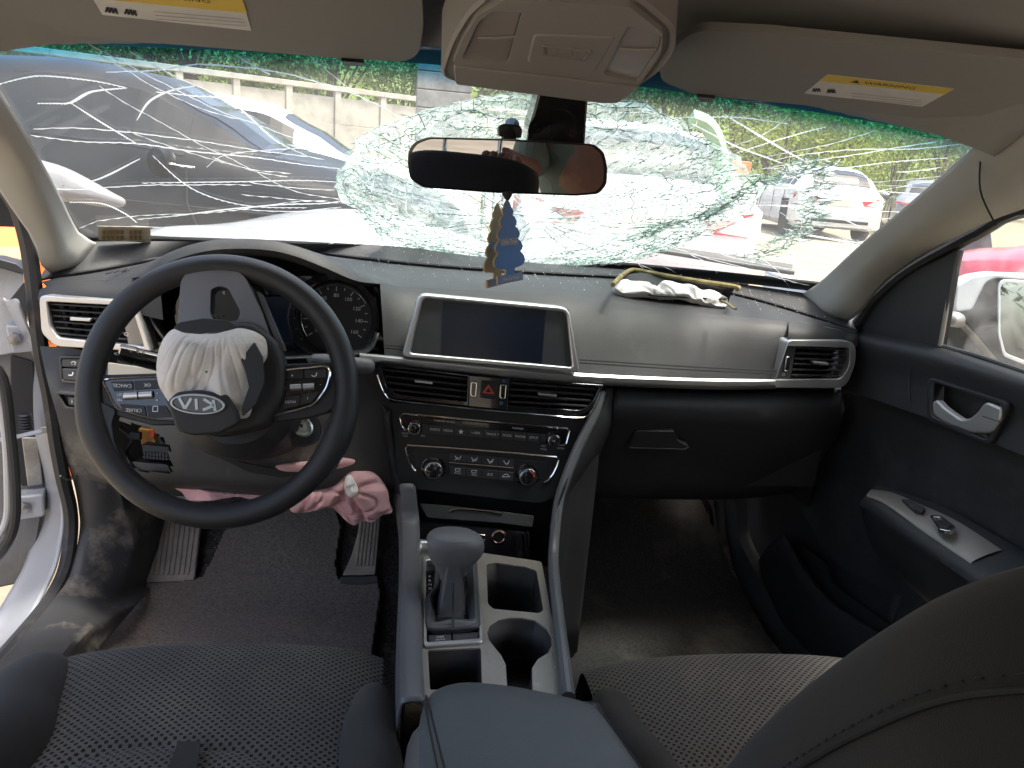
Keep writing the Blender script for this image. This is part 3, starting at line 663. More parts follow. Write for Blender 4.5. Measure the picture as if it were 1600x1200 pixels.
# cubby below the stack with its lid, sockets
py_ = (V((0, -.01, .6)), V((0, -1, .1)).normalized())
cub = slab('cubby', [(628, 752), (862, 772), (862, 885), (632, 880)], py_, 0, .02, dark, dash, bev=0)
pl_ = (V((0, -.075, .63)), V((0, -.85, .53)).normalized())
lid = slab('cubby_lid', rnd([(655, 786), (700, 790), (790, 800), (835, 806), (832, 824), (780, 817), (668, 809)], 3), pl_, 0, .012, plas, cub, bev=.002)
tube('lid_handle', [U(*p, pl=pl_)+pl_[1]*.002 for p in [(702, 799.5), (707, 796), (725, 795.5), (760, 798.5), (780, 802), (784, 804)]], .0018, chrome, cub, n=6)
pk = (V((0, -.06, .6)), V((0, -1, .2)).normalized())
slab('socket_panel', rnd([(655, 815), (828, 832), (828, 872), (655, 862)], 4), pk, 0, .01, plas, cub)
copper = M('socket_rim', (.75, .5, .42), .25, metal=1)
c = U(779, 839, pl=pk); MB().lathe([(.0095, 0), (.0135, .002), (.0135, .004), (.0105, .005), (.0095, -.012), (.002, -.013), (.002, -.004), (.0001, -.003)], c, pk[1], 28, cap=False).obj('power_socket', copper, cub)
slab('socket_cap', rnd([(796, 830), (814, 834), (814, 858), (800, 858)], 5), pk, .012, .008, plas, cub, bev=.002)
ring('usb_port', [(744, 834), (759, 835), (759, 845), (744, 844)], [(746, 836), (757, 837), (757, 843), (746, 842)], pk, .002, .004, copper, cub, ro=2, ri=1)
tube('lid_trim', [U(*p, pl=pk)+pk[1]*.004 for p in [(818, 826), (822, 832), (823, 850), (828, 870)]], .0016, chrome, cub, n=6)
# rails beside the stack
railR = [UD(*p) for p in [(946, 604, -.055), (936, 640, -.07), (912, 686, -.082), (893, 726, -.1), (877, 775, -.12), (868, 820, -.135)]]
mb = MB(); mb.loft([[UD(*p) for p in [(936, 602, -.05), (929, 636, -.065), (906, 672, -.066), (888, 735, -.066), (872, 772, -.07), (858, 825, -.08)]], railR,
                    [UD(*p) for p in [(958, 605, -.05), (956, 655, -.06), (943, 692, -.06), (918, 738, -.06), (899, 770, -.06), (880, 820, -.06)]], [UD(*p) for p in [(962, 606, .03), (960, 655, .03), (947, 692, .03), (922, 738, .03), (902, 770, .03), (880, 830, .03)]]], 30, 14)
mb.obj('stack_shoulder', plas, dash, sol=-.004)
mb = MB(); mb.loft([[UD(*p) for p in [(612, 640, -.066), (622, 735, -.066), (630, 765, -.07), (650, 872, -.08)]], [UD(*p) for p in [(600, 640, -.07), (613, 735, -.08), (622, 770, -.09), (636, 870, -.1)]], [UD(*p) for p in [(584, 600, -.02), (603, 735, -.02), (614, 775, -.02), (628, 880, -.02)]]], 24, 10)
mb.obj('stack_shoulder', plas, dash, sol=-.004)
# glovebox
gr = [[(958, 606, -.035), (1060, 611, -.035), (1200, 614, -.035), (1311, 610, -.035)], [(958, 626, -.055), (1060, 630, -.055), (1200, 634, -.055), (1316, 632, -.055)], [(957, 646, -.058), (1060, 650, -.058), (1200, 655, -.058), (1319, 655, -.055)], [(948, 668, -.045), (1060, 674, -.045), (1200, 680, -.045), (1312, 676, -.045)], [(928, 715, -.02), (1060, 722, -.02), (1180, 726, -.02), (1280, 720, -.02)], [(895, 768, .01), (1040, 772, .01), (1150, 772, .01), (1240, 764, .01)], [(890, 774, .06), (1040, 776, .06), (1150, 776, .06), (1236, 768, .06)]]
mb = MB(); mb.loft([[UD(*p) for p in r] for r in gr], 50, 34)
gb = mb.obj('glove_box', plas, dash, sol=-.004)
pg = PL(1025, 685, -.050, -.25)
slab('handle', rnd([(994, 671), (1052, 672), (1058, 687), (1075, 695), (1069, 699), (982, 697)], [2, 2, 2, 2, 2, 3]), pg, .004, .012, plas, gb, bev=.0015)
tube('handle_edge', [U(*p, pl=pg)+pg[1]*.0045 for p in [(982, 697), (1068, 699.5), (1075, 696)]], .001, plas2, gb, n=5)
# unseen black boxes added inside the dash to block light leaks
mb = MB(); mb.box((0, .2, .8), 1.36, .1, .26); mb.box((.42, .1, .72), .5, .12, .22); mb.box((-.42, .17, .62), .5, .05, .2)
mb.box((-.70, .28, .80), .012, .36, .25); mb.box((.70, .28, .72), .012, .36, .36)
mb.obj('light_block', dark, dash)
# lower driver panel with an open fuse bay
kr = [[(62, 541, -.062), (130, 548, -.062), (200, 590, -.07), (300, 615, -.06), (430, 610, -.05), (560, 572, -.05), (604, 585, -.05)], [(78, 610, -.085), (150, 630, -.085), (230, 645, -.09), (320, 660, -.08), (430, 670, -.07), (560, 660, -.07), (612, 655, -.06)],
      [(104, 690, -.09), (170, 705, -.095), (240, 715, -.1), (320, 722, -.09), (430, 730, -.08), (560, 730, -.075), (620, 735, -.06)], [(135, 735, -.08), (200, 748, -.09), (270, 752, -.09), (340, 756, -.085), (430, 762, -.08), (545, 770, -.07), (622, 765, -.06)], [(140, 750, -.04), (205, 762, -.05), (290, 768, -.05), (345, 772, -.05), (430, 780, -.05), (545, 786, -.04), (622, 775, -.02)]]
mb = MB(); mb.loft([[UD(*p) for p in r] for r in kr], 90, 60)
bay = rnd([(172, 655), (236, 668), (262, 692), (270, 728), (266, 740), (215, 736), (196, 715)], 5)
cut(mb, bay); mb.obj('knee_panel', plas2, dash)
pb = PL(235, 700, -.02, .1)
fb = slab('fuse_bay', [(160, 640), (290, 650), (290, 760), (180, 760)], pb, 0, .01, dark, dash)
amber = M('amber_relay', (.6, .3, .08), .5); redp = M('red_clip', (.7, .07, .04), .4)
slab('relay', rnd([(225, 662), (248, 664), (252, 700), (232, 698)], 4), pb, .03, .03, amber, fb); slab('relay_cap', rnd([(241, 664), (250, 666), (251, 676), (243, 674)], 3), pb, .034, .01, redp, fb)
pf = PL(235, 720, -.085, .2)
slab('fuse_tray', rnd([(205, 722), (262, 726), (268, 738), (215, 735)], 3), pf, 0, .05, plas2, fb)
slab('connector_block', [(218, 696), (262, 699), (266, 722), (222, 719)], pf, -.008, .03, plas, fb)
mb = MB()
for i in range(8):
    for j in range(2): mb.slab([(222+i*5, 707+j*6+i*.4), (225+i*5, 707.2+j*6+i*.4), (225.4+i*5, 711+j*6+i*.4), (222.4+i*5, 711+j*6+i*.4)], pf, -.005, .004)
o = mb.obj('fuses', plas2, fb, smooth=False); o['kind'] = 'stuff'
slab('bracket', [(200, 676), (216, 678), (216, 690), (196, 688)], pf, -.01, .01, dark, fb)
mb = MB()
mb.tube(crv([U(a, b, pl=pf)-pf[1]*.02 for a, b in [(180, 670), (200, 690), (190, 712), (214, 730)]], 14), .004, 6); mb.tube(crv([U(a, b, pl=pf)-pf[1]*.03 for a, b in [(256, 680), (240, 690), (250, 705), (262, 712)]], 14), .003, 6); mb.obj('wiring', plas, fb)
slab('column_gap', rnd([(316, 686), (345, 716), (390, 738), (440, 746), (500, 737), (516, 722), (470, 731), (420, 731), (370, 720), (335, 698)], 4), PL(420, 720, -.094, .2), .002, .004, dark, dash)
# switch pod and light trim left of the wheel
pw = PL(105, 575, -.078, .12, -.1)
sw = ring('switch_pod', rnd([(92, 556), (140, 556), (140, 602), (95, 598)], 5), rnd([(96, 560), (138, 560), (138, 598), (98, 594)], 4), pw, .002, .01, plas2, dash)
for q in ([(97, 561), (137, 561), (137, 574), (97, 573)], [(97, 575.5), (137, 576.5), (137, 597), (99, 593)]): slab('switch', rnd(q, 2), pw, .0012, .01, btn, sw, bev=.001)
mb = MB(); seg(mb, [(112, 567), (116, 564), (120, 567)], pw, .002, .001); seg(mb, [(108, 586), (114, 586), (115, 581)], pw, .002, .002); text(mb, '- +', pw, .002, (116, 569), (126, 569.5), .006); mb.obj('mark', white_txt, sw)
pw2 = PL(110, 627, -.095, .1, -.1)
sw2 = ring('small_switch', rnd([(86, 612), (132, 616), (132, 642), (100, 640)], 4), rnd([(92, 616), (128, 619), (128, 637), (103, 636)], 3), pw2, .001, .012, plas2, dash)
slab('switch', rnd([(105, 620), (122, 621), (122, 634), (107, 633)], 2), pw2, .0, .01, btn, sw2); mb = MB(); text(mb, 'i', pw2, .001, (113, 627), (120, 627.5), .009); mb.obj('mark', white_txt, sw2)
slab('cluster_trim', [(168, 566), (262, 579), (262, 592), (168, 588)], PL(215, 575, -.075, .3), 0, .01, greige, dash)
# defroster slots on the left of the top pad and crumbs of glass
for i in range(5): slab('defrost_slot', [(163+i*12, 431-i*2.2), (172+i*12, 429-i*2.2), (178+i*11, 425.5-i*2.2), (171+i*11, 427-i*2.2)], (U(195, 425, z=.951), V((.15, -.12, 1)).normalized()), .004, .003, dark, dash)
# instrument cluster
pi_ = PL(420, 500, .03, .12)
cl = slab('instrument_cluster', rnd([(222, 430), (590, 430), (606, 552), (222, 575)], 8), pi_, 0, .02, gloss, dash)
MB().loft([[UD(*p) for p in [(228, 470, -.05), (250, 520, -.06), (300, 560, -.06), (420, 560, -.06), (520, 556, -.06), (575, 548, -.06), (590, 520, -.05)]], [UD(*p) for p in [(240, 470, .03), (262, 515, .03), (305, 548, .03), (420, 545, .03), (520, 545, .03), (565, 538, .03), (580, 515, .03)]]], 40, 6).obj('cluster_skirt', plas, cl, sol=-.003)
pgq = PL(522, 498, -.012, .1); c = U(524, 498, pl=pgq)
MB().lathe([(.074, -.035), (.074, .004), (.070, .012), (.063, .012), (.06, .0), (.0575, -.006)], c, pgq[1], 48, cap=False).obj('gauge_hood', gloss, cl)
MB().lathe([(.0575, -.008), (.001, -.008)], c, pgq[1], 48, cap=False).obj('gauge_face', M('gauge_face', (.02, .021, .024), .35), cl)
def dial(cx, cy, pl, par, R0, hi, step, a0, a1, dh=-.0065):
    o = U(cx, cy, pl=pl); ux = pl[1].cross(V((0, 0, 1))).normalized()*-1; uy = pl[1].cross(ux).normalized(); ux = uy.cross(pl[1]).normalized()
    if uy.z < 0: uy = -uy
    if ux.x < 0: ux = -ux
    mb = MB(); n_t = int(hi/step)
    for i in range(n_t*2+1):
        a = rad(a0+(a1-a0)*i/(n_t*2)); d = ux*math.cos(a)+uy*math.sin(a); s = (uy*math.cos(a)-ux*math.sin(a))*.0006; r0 = R0*(.86 if i % 2 == 0 else .92)
        mb.add([o+pl[1]*dh+d*r0-s, o+pl[1]*dh+d*R0-s, o+pl[1]*dh+d*R0+s, o+pl[1]*dh+d*r0+s], [(0, 1, 2, 3)])
        if i % 2 == 0:
            vs, fs = tmesh(str(i//2*step), .0085); b = o+pl[1]*dh+d*R0*.72; mb.add([b+ux*p.x+uy*p.y for p in vs], fs)
    mb.obj('dial_markings', white_txt, par)
    mb = MB(); mb.tube([o+pl[1]*(dh+.0005)+R0*1.06*(ux*math.cos(rad(g))+uy*math.sin(rad(g))) for g in range(int(a0), int(a0)-190 if a0 > 180 else int(a0)+10, -6)], .0009, 5); mb.obj('chrome_arc', chrome, par)
    a = rad(a0-12); d = ux*math.cos(a)+uy*math.sin(a); s = (uy*math.cos(a)-ux*math.sin(a))*.0014
    mb = MB(); mb.add([o+pl[1]*(dh+.003)+d*.01-s, o+pl[1]*(dh+.003)+d*R0*.8, o+pl[1]*(dh+.003)+d*.01+s, o+pl[1]*(dh+.005)+d*.01], [(0, 1, 3), (1, 2, 3)]); mb.obj('needle', red_txt, par)
dial(524, 498, pgq, cl, .051, 160, 20, 215, -35)
pgl = PL(352, 490, -.0, .1); c = U(348, 494, pl=pgl)
MB().lathe([(.074, -.02), (.07, .012), (.063, .012), (.0575, -.006)], c, pgl[1], 40, cap=False).obj('gauge_hood', gloss, cl)
MB().lathe([(.0575, -.008), (.001, -.008)], c, pgl[1], 40, cap=False).obj('gauge_face', MT['gauge_face'], cl)
dial(348, 494, pgl, cl, .051, 8, 1, 215, -35)
slab('info_display', rnd([(412, 462), (478, 462), (484, 532), (404, 532)], 3), PL(444, 495, .02, .1), .012, .006, lcd, cl)
# ------------------------------------------------------------------ centre console, gear lever, armrest
def FL(px, py, up=.0):
    d = ray(px, py); lo, hi = .3, 3.
    for _ in range(40):
        t = (lo+hi)/2; p = CAM+d*t
        if p.z < zfloor(p.y)+up: hi = t
        else: lo = t
    return CAM+d*lo
def Z0(x, y, z): return U(x, y, z=z)
ZT = .565; pcn = (V((0, -.3, ZT)), V((0, 0, 1)))
con = thing('center_console', 'centre console with greige satin top plate and two cup holders', 'console', (0, -.3, ZT))
h_bin = rnd([(668, 1018), (751, 1014), (753, 1075), (672, 1080)], 3)
h_sq = rnd([(760, 883), (776, 881), (820, 887), (838, 893), (849, 955), (842, 960), (770, 953), (762, 945)], 4)
h_cup = [(p[0], p[1]) for p in [(790, 1040), (783, 1026), (773, 1014), (764, 1002), (761, 990), (765, 980), (778, 971), (796, 967), (815, 967), (836, 971), (854, 984), (861, 996), (862, 1010), (856, 1022), (840, 1032), (831, 1046), (832, 1080), (792, 1078)]]
h_gear = rnd([(664, 879), (742, 878), (750, 1004), (666, 1010)], 5)
top_o = rnd([(646, 864), (745, 864), (846, 879), (852, 910), (884, 1090), (650, 1094), (647, 960)], 4)
plate('top_plate', top_o, [h_bin, h_sq, h_cup, h_gear], pcn, .002, .006, greige, con)
well('storage_bin', h_bin, pcn, .07, plas, con); well('square_cup_holder', h_sq, pcn, .075, plas, con, .85); well('round_cup_holder', h_cup, pcn, .08, plas, con, .85)
inset = M('grey_inset', (.16, .16, .175), .45, metal=.2, bump=(500, .06))
for q in ([(778, 1030), (791, 1046), (793, 1075), (778, 1073)], [(839, 1036), (852, 1026), (874, 1078), (832, 1078), (831, 1048)]): slab('cup_holder_edge', q, pcn, .001, .02, inset, con, bev=.001)
rl = [(861, 818), (863, 850), (866, 895), (872, 950), (888, 1085)]
def rail(name, pts, w, mat):
    c = crv([U(x, y, z=ZT+.015) if y > 830 else U(x, y, z=ZT+.035) for x, y in pts], 30)
    mb = MB(); mb.loft([[p+V((-w/2, 0, -.02)) for p in c], [p+V((-w/2+.002, 0, 0)) for p in c], [p+V((0, 0, .003)) for p in c], [p+V((w/2-.002, 0, 0)) for p in c], [p+V((w/2, 0, -.025)) for p in c], [p+V((w/2+.012, 0, -.3)) for p in c]], 40, 22); return mb.obj(name, mat, con, sol=-.003)
railmat = M('rail_plastic', (.12, .123, .13), .45, metal=.15, bump=(900, .2), var=(12, .08))
railc = crv([UD(*p) for p in [(940, 610, -.066), (927, 650, -.075), (903, 700, -.085), (884, 748, -.1), (872, 790, -.115)]]+[U(x, y, z=ZT+.017) for x, y in [(865, 860), (866, 900), (871, 950), (879, 1015), (888, 1090)]], 46)
mb = MB(); mb.tube(railc, .0085, 10, sq=1, up=(0, -.3, 1)); mb.obj('side_rail', railmat, con)
mb = MB(); mb.loft([[p+V((.006, 0, 0)) for p in railc], [p+V((.012, .01, -.06)) for p in railc], [V((p.x+.02, p.y+.02, min(p.z-.08, .30))) for p in railc]], 46, 8); mb.obj('side_panel', plas, con, sol=-.003)
rlc = crv([UD(*p) for p in [(634, 757, -.082), (637, 785, -.09), (640, 815, -.1)]]+[U(x, y, z=ZT+.012) for x, y in [(641, 862), (641, 900), (640, 960), (640, 1030), (643, 1100)]], 40)
mb = MB(); mb.loft([[p+V((.013, 0, -.004)) for p in rlc], [p+V((.011, -.001, .002)) for p in rlc], [p+V((-.006, -.001, .002)) for p in rlc], [p+V((-.010, 0, -.004)) for p in rlc], [p+V((-.013, .004, -.04)) for p in rlc]], 44, 18); mb.obj('side_rail', railmat, con, sol=-.003)
mb = MB(); mb.loft([[p+V((-.006, .006, -.02)) for p in rlc], [p+V((-.004, .01, -.1)) for p in rlc], [V((p.x-.004, p.y+.01, .27)) for p in rlc]], 30, 8); mb.obj('side_carpet', carpet, con)
bz = ring('shifter_bezel', rnd([(660, 874), (745, 873), (755, 1009), (661, 1016)], 6), rnd([(665, 880), (741, 879), (749, 1003), (667, 1009)], 4), pcn, .006, .012, silver, con, bev=.0015)
slab('selector_panel', [(664, 879), (742, 878), (750, 1005), (666, 1011)], pcn, -.004, .004, gloss, bz, bev=0)
mb = MB()
for i, ch in enumerate('PRND'): text(mb, ch, pcn, -.0032, (671.5+i*.3, 898+i*6.2), (681, 898.5+i*6.2), .0068)
text(mb, '+', pcn, -.0032, (666.5, 912), (676, 912.5), .006); text(mb, '-', pcn, -.0032, (667, 921), (677, 921.5), .006)
mb.obj('lettering', white_txt, bz)
slab('release_slot', rnd([(667, 882), (680, 881), (680, 888), (668, 890)], 2), pcn, -.003, .002, dark, bz)
for q in ([(669, 993), (705, 991), (706, 1004), (670, 1006)], [(707, 991), (747, 988), (748, 1001), (708, 1003)]): slab('button', rnd(q, 1.5), pcn, .001, .004, btn, bz, bev=.001)
mb = MB(); text(mb, 'OFF', pcn, .0016, (688, 997), (698, 996.4), .006); text(mb, 'AUTO', pcn, .0016, (688, 1001), (698, 1000.4), .0045); mb.obj('lettering', white_txt, bz)
# gear lever
gl_ = thing('gear_lever', 'gear lever with grey bulb knob on a pleated black leather boot', 'gear lever', U(708, 960, z=ZT))
bo = rnd([(684, 884), (741, 881), (746, 985), (669, 990), (668, 942), (682, 925)], 6)
base = [U(*p, pl=pcn) for p in crv([(*p, 0) for p in bo], 40, True) for p in [(p[0], p[1])]]
nk = U(708, 900, y=-.262); cxy = sum(base, V((0, 0, 0)))/40
rws = [[p+V((0, 0, -.002)) for p in base]]
for t, r, h in ((.0, 1.0, .010), (.25, .93, .013), (.5, .8, .004), (.62, .62, -.012), (.7, .58, .0), (.85, .42, .03), (1., .30, .055), (1., .26, .075)):
    row = []
    for i, p in enumerate(base):
        a = 2*math.pi*i/40; q = cxy+(p-cxy)*r
        q = q.lerp(q + (V((nk.x, nk.y, 0))-V((cxy.x, cxy.y, 0))), t)
        row.append(V((q.x, q.y, ZT+h+.004*math.sin(a*5+t*4)*(1-abs(2*t-1)))))
    rws.append(row)
mb = MB(); mb.grid([crv([r[i] for i in range(40)], 40, True) for r in rws], closed=True)
mb.obj('boot', leather, gl_, sub=1)
tube('boot_seam', crv([U(708, 985, z=ZT+.018), U(708, 962, z=ZT+.012), U(708, 930, z=ZT+.03), U(708, 912, z=ZT+.06)], 16), .0014, suede, gl_, n=6)
tube('boot_frame', crv([p+V((0, 0, .006)) for p in base], 44, True), .004, leather, gl_, closed=True)
kb = U(708, 855, y=-.262); zk = kb.z
mb = MB(); prof = [(.016, .017, -.048, 0), (.019, .018, -.036, 0), (.028, .022, -.024, .001), (.040, .027, -.010, .003), (.0425, .0285, .004, .003), (.0405, .0275, .014, .002), (.033, .024, .021, .0), (.02, .015, .0245, -.002), (.007, .006, .0255, -.003)]
mb.grid([[V((kb.x+dx+a*math.copysign(abs(math.cos(2*math.pi*j/36))**.85, math.cos(2*math.pi*j/36)), kb.y+b*math.copysign(abs(math.sin(2*math.pi*j/36))**.85, math.sin(2*math.pi*j/36)), zk+h+(.12*a*math.cos(2*math.pi*j/36) if h > 0 else 0)*-.25)) for j in range(36)] for a, b, h, dx in prof], closed=True)
mb.f.append(tuple(range(8*36, 9*36)))
knobm = M('grey_soft_plastic', (.13, .135, .14), .5, bump=(1000, .3), var=(14, .06))
mb.obj('knob', knobm, gl_, sub=1)
mb = MB(); c = kb+V((-.036, 0, .000)); mb.lathe([(.0105, 0), (.0105, .011), (.009, .013)], c, (-1, -.12, .05), 20, squash=1.35); mb.obj('release_button', silver, gl_, bev=.001)
mb = MB(); mb.lathe([(.019, 0), (.017, .028), (.0165, .032)], V((nk.x, nk.y, zk-.08)), (0, 0, 1), 24); mb.obj('collar', plas, gl_)
# armrest lid
arm = thing('armrest', 'padded black leather armrest lid with twin stitched seams between the seats', 'armrest', (0, -.62, .6))
ZA = .645
fr_e = [(655, 1130), (664, 1094), (682, 1073), (712, 1063), (750, 1062), (820, 1071), (890, 1086), (925, 1098), (943, 1122), (955, 1160)]
Fe = crv([U(*p, z=ZA) for p in fr_e], 30)
def back(p, d, dz=0): return V((p.x*(1+.02*d), min(p.y, -.52)-d if d else p.y, p.z+dz))
xl, xr = Fe[0].x, Fe[-1].x
rows = []
for i in range(30):
    p = Fe[i]; yb = -.92; s = [V((p.x, p.y+.012, ZA-.035)), V((p.x, p.y+.003, ZA-.010))]
    u_ = i/29
    for k in range(10):
        t = k/9; xx_ = p.x*(1-.0*t)+(-.125+.25*u_ +.012 - p.x)*min(1, t*2); yy = p.y+(yb-p.y)*t
        s.append(V((xx_, yy, ZA+.012*(1-(2*u_-1)**4)*min(1, t*3)+.002)))
    rows.append(s)
mb = MB(); mb.grid([[r[k] for r in rows] for k in range(12)])
e = MB(); 
mb.grid([[rows[0][k] for k in range(12)], [rows[0][k]+V((-.012, 0, -.012)) for k in range(12)], [rows[0][k]+V((-.014, 0, -.09)) for k in range(12)]]); mb.grid([[rows[-1][k] for k in range(12)], [rows[-1][k]+V((.012, 0, -.012)) for k in range(12)], [rows[-1][k]+V((.014, 0, -.09)) for k in range(12)]])
mb.obj('lid', leather, arm, sub=1)
for k_ in (3.0, 3.8, 25.2, 26.0):
    a_, f_ = int(k_), k_-int(k_); P_ = [p.lerp(q, f_)+V((0, 0, -.0003)) for p, q in zip(rows[a_][1:], rows[min(29, a_+1)][1:])]
    tube('stitched_seam', crv(P_, 30), .0012, suede, arm, n=6)
mb = MB(); mb.box((-.004, -.72, .52), .2, .36, .18); mb.obj('box', plas, arm, bev=.01)

# ------------------------------------------------------------------ seats
def knit(name, ca, cb):
    m = bpy.data.materials.new(name); m.use_nodes = True; nt = m.node_tree; p = nt.nodes['Principled BSDF']; L = nt.links.new
    uv = nd(nt, 'ShaderNodeTexCoord'); sp = nd(nt, 'ShaderNodeSeparateXYZ'); L(uv.outputs['UV'], sp.inputs[0])
    s1 = nd(nt, 'ShaderNodeMath', operation='MULTIPLY', i_1=2*math.pi/.0105); s2 = nd(nt, 'ShaderNodeMath', operation='MULTIPLY', i_1=2*math.pi/.0090)
    L(sp.outputs[0], s1.inputs[0]); L(sp.outputs[1], s2.inputs[0])
    a = nd(nt, 'ShaderNodeMath', operation='SINE'); b = nd(nt, 'ShaderNodeMath', operation='SINE'); L(s1.outputs[0], a.inputs[0]); L(s2.outputs[0], b.inputs[0])
    h = nd(nt, 'ShaderNodeMath', operation='MULTIPLY'); L(a.outputs[0], h.inputs[0]); L(b.outputs[0], h.inputs[1])
    mr = nd(nt, 'ShaderNodeMapRange', i_1=.1, i_2=.5, interpolation_type='SMOOTHSTEP'); L(h.outputs[0], mr.inputs[0])
    ge = nd(nt, 'ShaderNodeNewGeometry'); n = nd(nt, 'ShaderNodeTexNoise', i_Scale=7., i_Detail=8.); L(ge.outputs['Position'], n.inputs[0])
    nm = nd(nt, 'ShaderNodeMapRange', i_1=.48, i_2=.8, i_3=0., i_4=.8); L(n.outputs[0], nm.inputs[0])
    dm = nd(nt, 'ShaderNodeMix', data_type='RGBA'); dm.inputs[6].default_value = (*ca, 1); dm.inputs[7].default_value = (.16, .14, .11, 1); L(nm.outputs[0], dm.inputs[0])
    mx = nd(nt, 'ShaderNodeMix', data_type='RGBA'); L(mr.outputs[0], mx.inputs[0]); L(dm.outputs[2], mx.inputs[6]); mx.inputs[7].default_value = (*cb, 1)
    L(mx.outputs[2], p.inputs['Base Color']); p.inputs['Roughness'].default_value = .85; p.inputs['Specular IOR Level'].default_value = .2; p.inputs['Sheen Weight'].default_value = .1
    f = nd(nt, 'ShaderNodeTexNoise', i_Scale=1500.); L(ge.outputs['Position'], f.inputs[0])
    hh = nd(nt, 'ShaderNodeMath', operation='MULTIPLY_ADD', i_1=.25); L(f.outputs[0], hh.inputs[0])
    iv = nd(nt, 'ShaderNodeMath', operation='SUBTRACT', i_0=1.); L(mr.outputs[0], iv.inputs[1]); L(iv.outputs[0], hh.inputs[2])
    bp = nd(nt, 'ShaderNodeBump', i_Strength=.9, i_Distance=.002); L(hh.outputs[0], bp.inputs['Height']); L(bp.outputs[0], p.inputs['Normal'])
    return m
kn = knit('knit_seat_fabric', (.085, .081, .075), (.013, .012, .012))
def cushion(seat, x0, x1, zt, fx, seam):
    n = 46; rows = []; yf = lambda u: fx+.02*(2*u-1)**2*-1
    prof = [(.035, -.16), (.03, -.08), (.018, -.028), (.004, -.005), (-.02, .002), (-.06, .003), (-.12, .0), (-.2, -.006), (-.3, -.012), (-.45, -.02), (-.55, -.02)]
    R = []
    for dy, dz in prof: R.append([V((x0+(x1-x0)*u, yf(u)+dy, zt+dz-.014*abs(2*u-1)**6)) for u in [i/n for i in range(n+1)]])
    mb = MB(); mb.loft(R, 60, 90, uv=True)
    if seam:
        for k, p in enumerate(mb.v):
            d = min(math.hypot(p.x-q.x, p.y-q.y) for q in seam); p.z -= .007*math.exp(-(d/.007)**2)
    return mb.obj('cushion', kn, seat)
def bolster(seat, pts, r, sq=1.25, front=.55):
    P = crv(pts, 26); R = [r*(front+(1-front)*min(1, (i/5))**.6) for i in range(26)]; R[0] = r*.25; R[1] = r*.6
    mb = MB(); mb.tube(P, R, 18, sq=sq, up=(0, 0, 1)); o = mb.obj('bolster', suede, seat, sub=1)
    tube('seam', [p+V((0, 0, r_*.98*sq if False else r_*1.0)) for p, r_ in zip(P[3:], R[3:])], .0012, dark, seat, n=5); return o
ds = thing('car_seat', 'driver seat with dark perforated knit cushion behind the steering wheel', 'car seat', (-.36, -.6, .27))
sm = crv([U(*p, z=.505) for p in [(70, 1215), (110, 1185), (150, 1168), (188, 1161), (270, 1158), (360, 1162), (400, 1172), (440, 1193), (470, 1220)]], 50)
cushion(ds, -.585, -.145, .505, -.285, sm)
st = [(278, 1160), (313, 1160), (306, 1215), (258, 1215)]
slab('webbing_strap', st, (V((-.36, -.5, .507)), V((0, 0, 1))), .002, .004, suede, ds, bev=.0005)
bolster(ds, [U(584, 1082, z=.48), U(581, 1120, z=.49), U(577, 1170, z=.50), V((-.145, -.62, .52)), V((-.135, -.9, .56))], .036, 1.3)
bolster(ds, [U(92, 1062, z=.44), U(48, 1098, z=.47), U(14, 1140, z=.482), U(-14, 1190, z=.49), V((-.635, -.62, .51)), V((-.64, -.9, .55))], .056, 1.15, .75)
mb = MB(); mb.box((-.36, -.62, .38), .46, .6, .2); mb.obj('seat_base', plas, ds, bev=.03)
ps_ = thing('car_seat', 'passenger seat with reclined dark backrest in the lower right foreground', 'car seat', (.36, -.6, .27))
sm = crv([U(*p, z=.50) for p in [(1040, 1230), (1070, 1205), (1100, 1192), (1150, 1175), (1200, 1168), (1300, 1165)]], 50)
cushion(ps_, .135, .60, .50, -.318, sm)
bolster(ps_, [U(943, 1092, z=.475), U(954, 1120, z=.485), U(966, 1165, z=.495), V((.16, -.62, .52)), V((.155, -.9, .56))], .037, 1.3)
bolster(ps_, [V((.6, -.37, .47)), V((.61, -.45, .49)), V((.62, -.62, .52)), V((.62, -.9, .56))], .045, 1.2)
mb = MB(); mb.box((.37, -.62, .38), .46, .56, .2); mb.obj('seat_base', plas, ps_, bev=.03)
# backrest: sections along the reclined bolster edge
edge_ = crv([V((.14, -.66, .55)), V((.14, -.70, .63))]+[U(*p, x=.14) for p in [(1130, 1200), (1200, 1120), (1300, 1035), (1400, 965), (1500, 907), (1600, 872)]]+[V((.15, -.99, 1.055)), V((.165, -1.025, 1.075))], 34)
rows = []; frontw = []; sideA = []
for i, p in enumerate(edge_):
    a = edge_[max(0, i-1)]; b = edge_[min(33, i+1)]; t = (b-a).normalized(); wv = V((0, t.z, -t.y)).normalized()
    taper = 1-.25*max(0, (i-24)/9)**2
    sec = [(.0, 0), (-.013, -.012), (-.021, -.032), (-.027, -.055), (-.031, -.085), (-.03, -.125), (-.018, -.15), (.05, -.16), (.23, -.165), (.41, -.16), (.478, -.15), (.49, -.125), (.487, -.055), (.473, -.012), (.46, 0), (.44, .002), (.41, -.018), (.37, -.04), (.23, -.048), (.09, -.04), (.05, -.018), (.02, .002)]
    c = .23
    rows.append([V((p.x+c+(s-c)*taper, p.y, p.z))+wv*h for s, h in sec])
mb = MB(); rr = [crv(r, 72, True) for r in rows]; mb.grid(rr, closed=True); k = len(rr)
mb.f.append(tuple((k-1)*72+j for j in range(72)))
bk = mb.obj('backrest', suede, ps_, sub=1)
ln = [r[3] for r in rows]
tube('seam', [p+V((-.0015, 0, 0)) for p in crv(ln[2:], 50)], .0016, dark, bk, n=6)
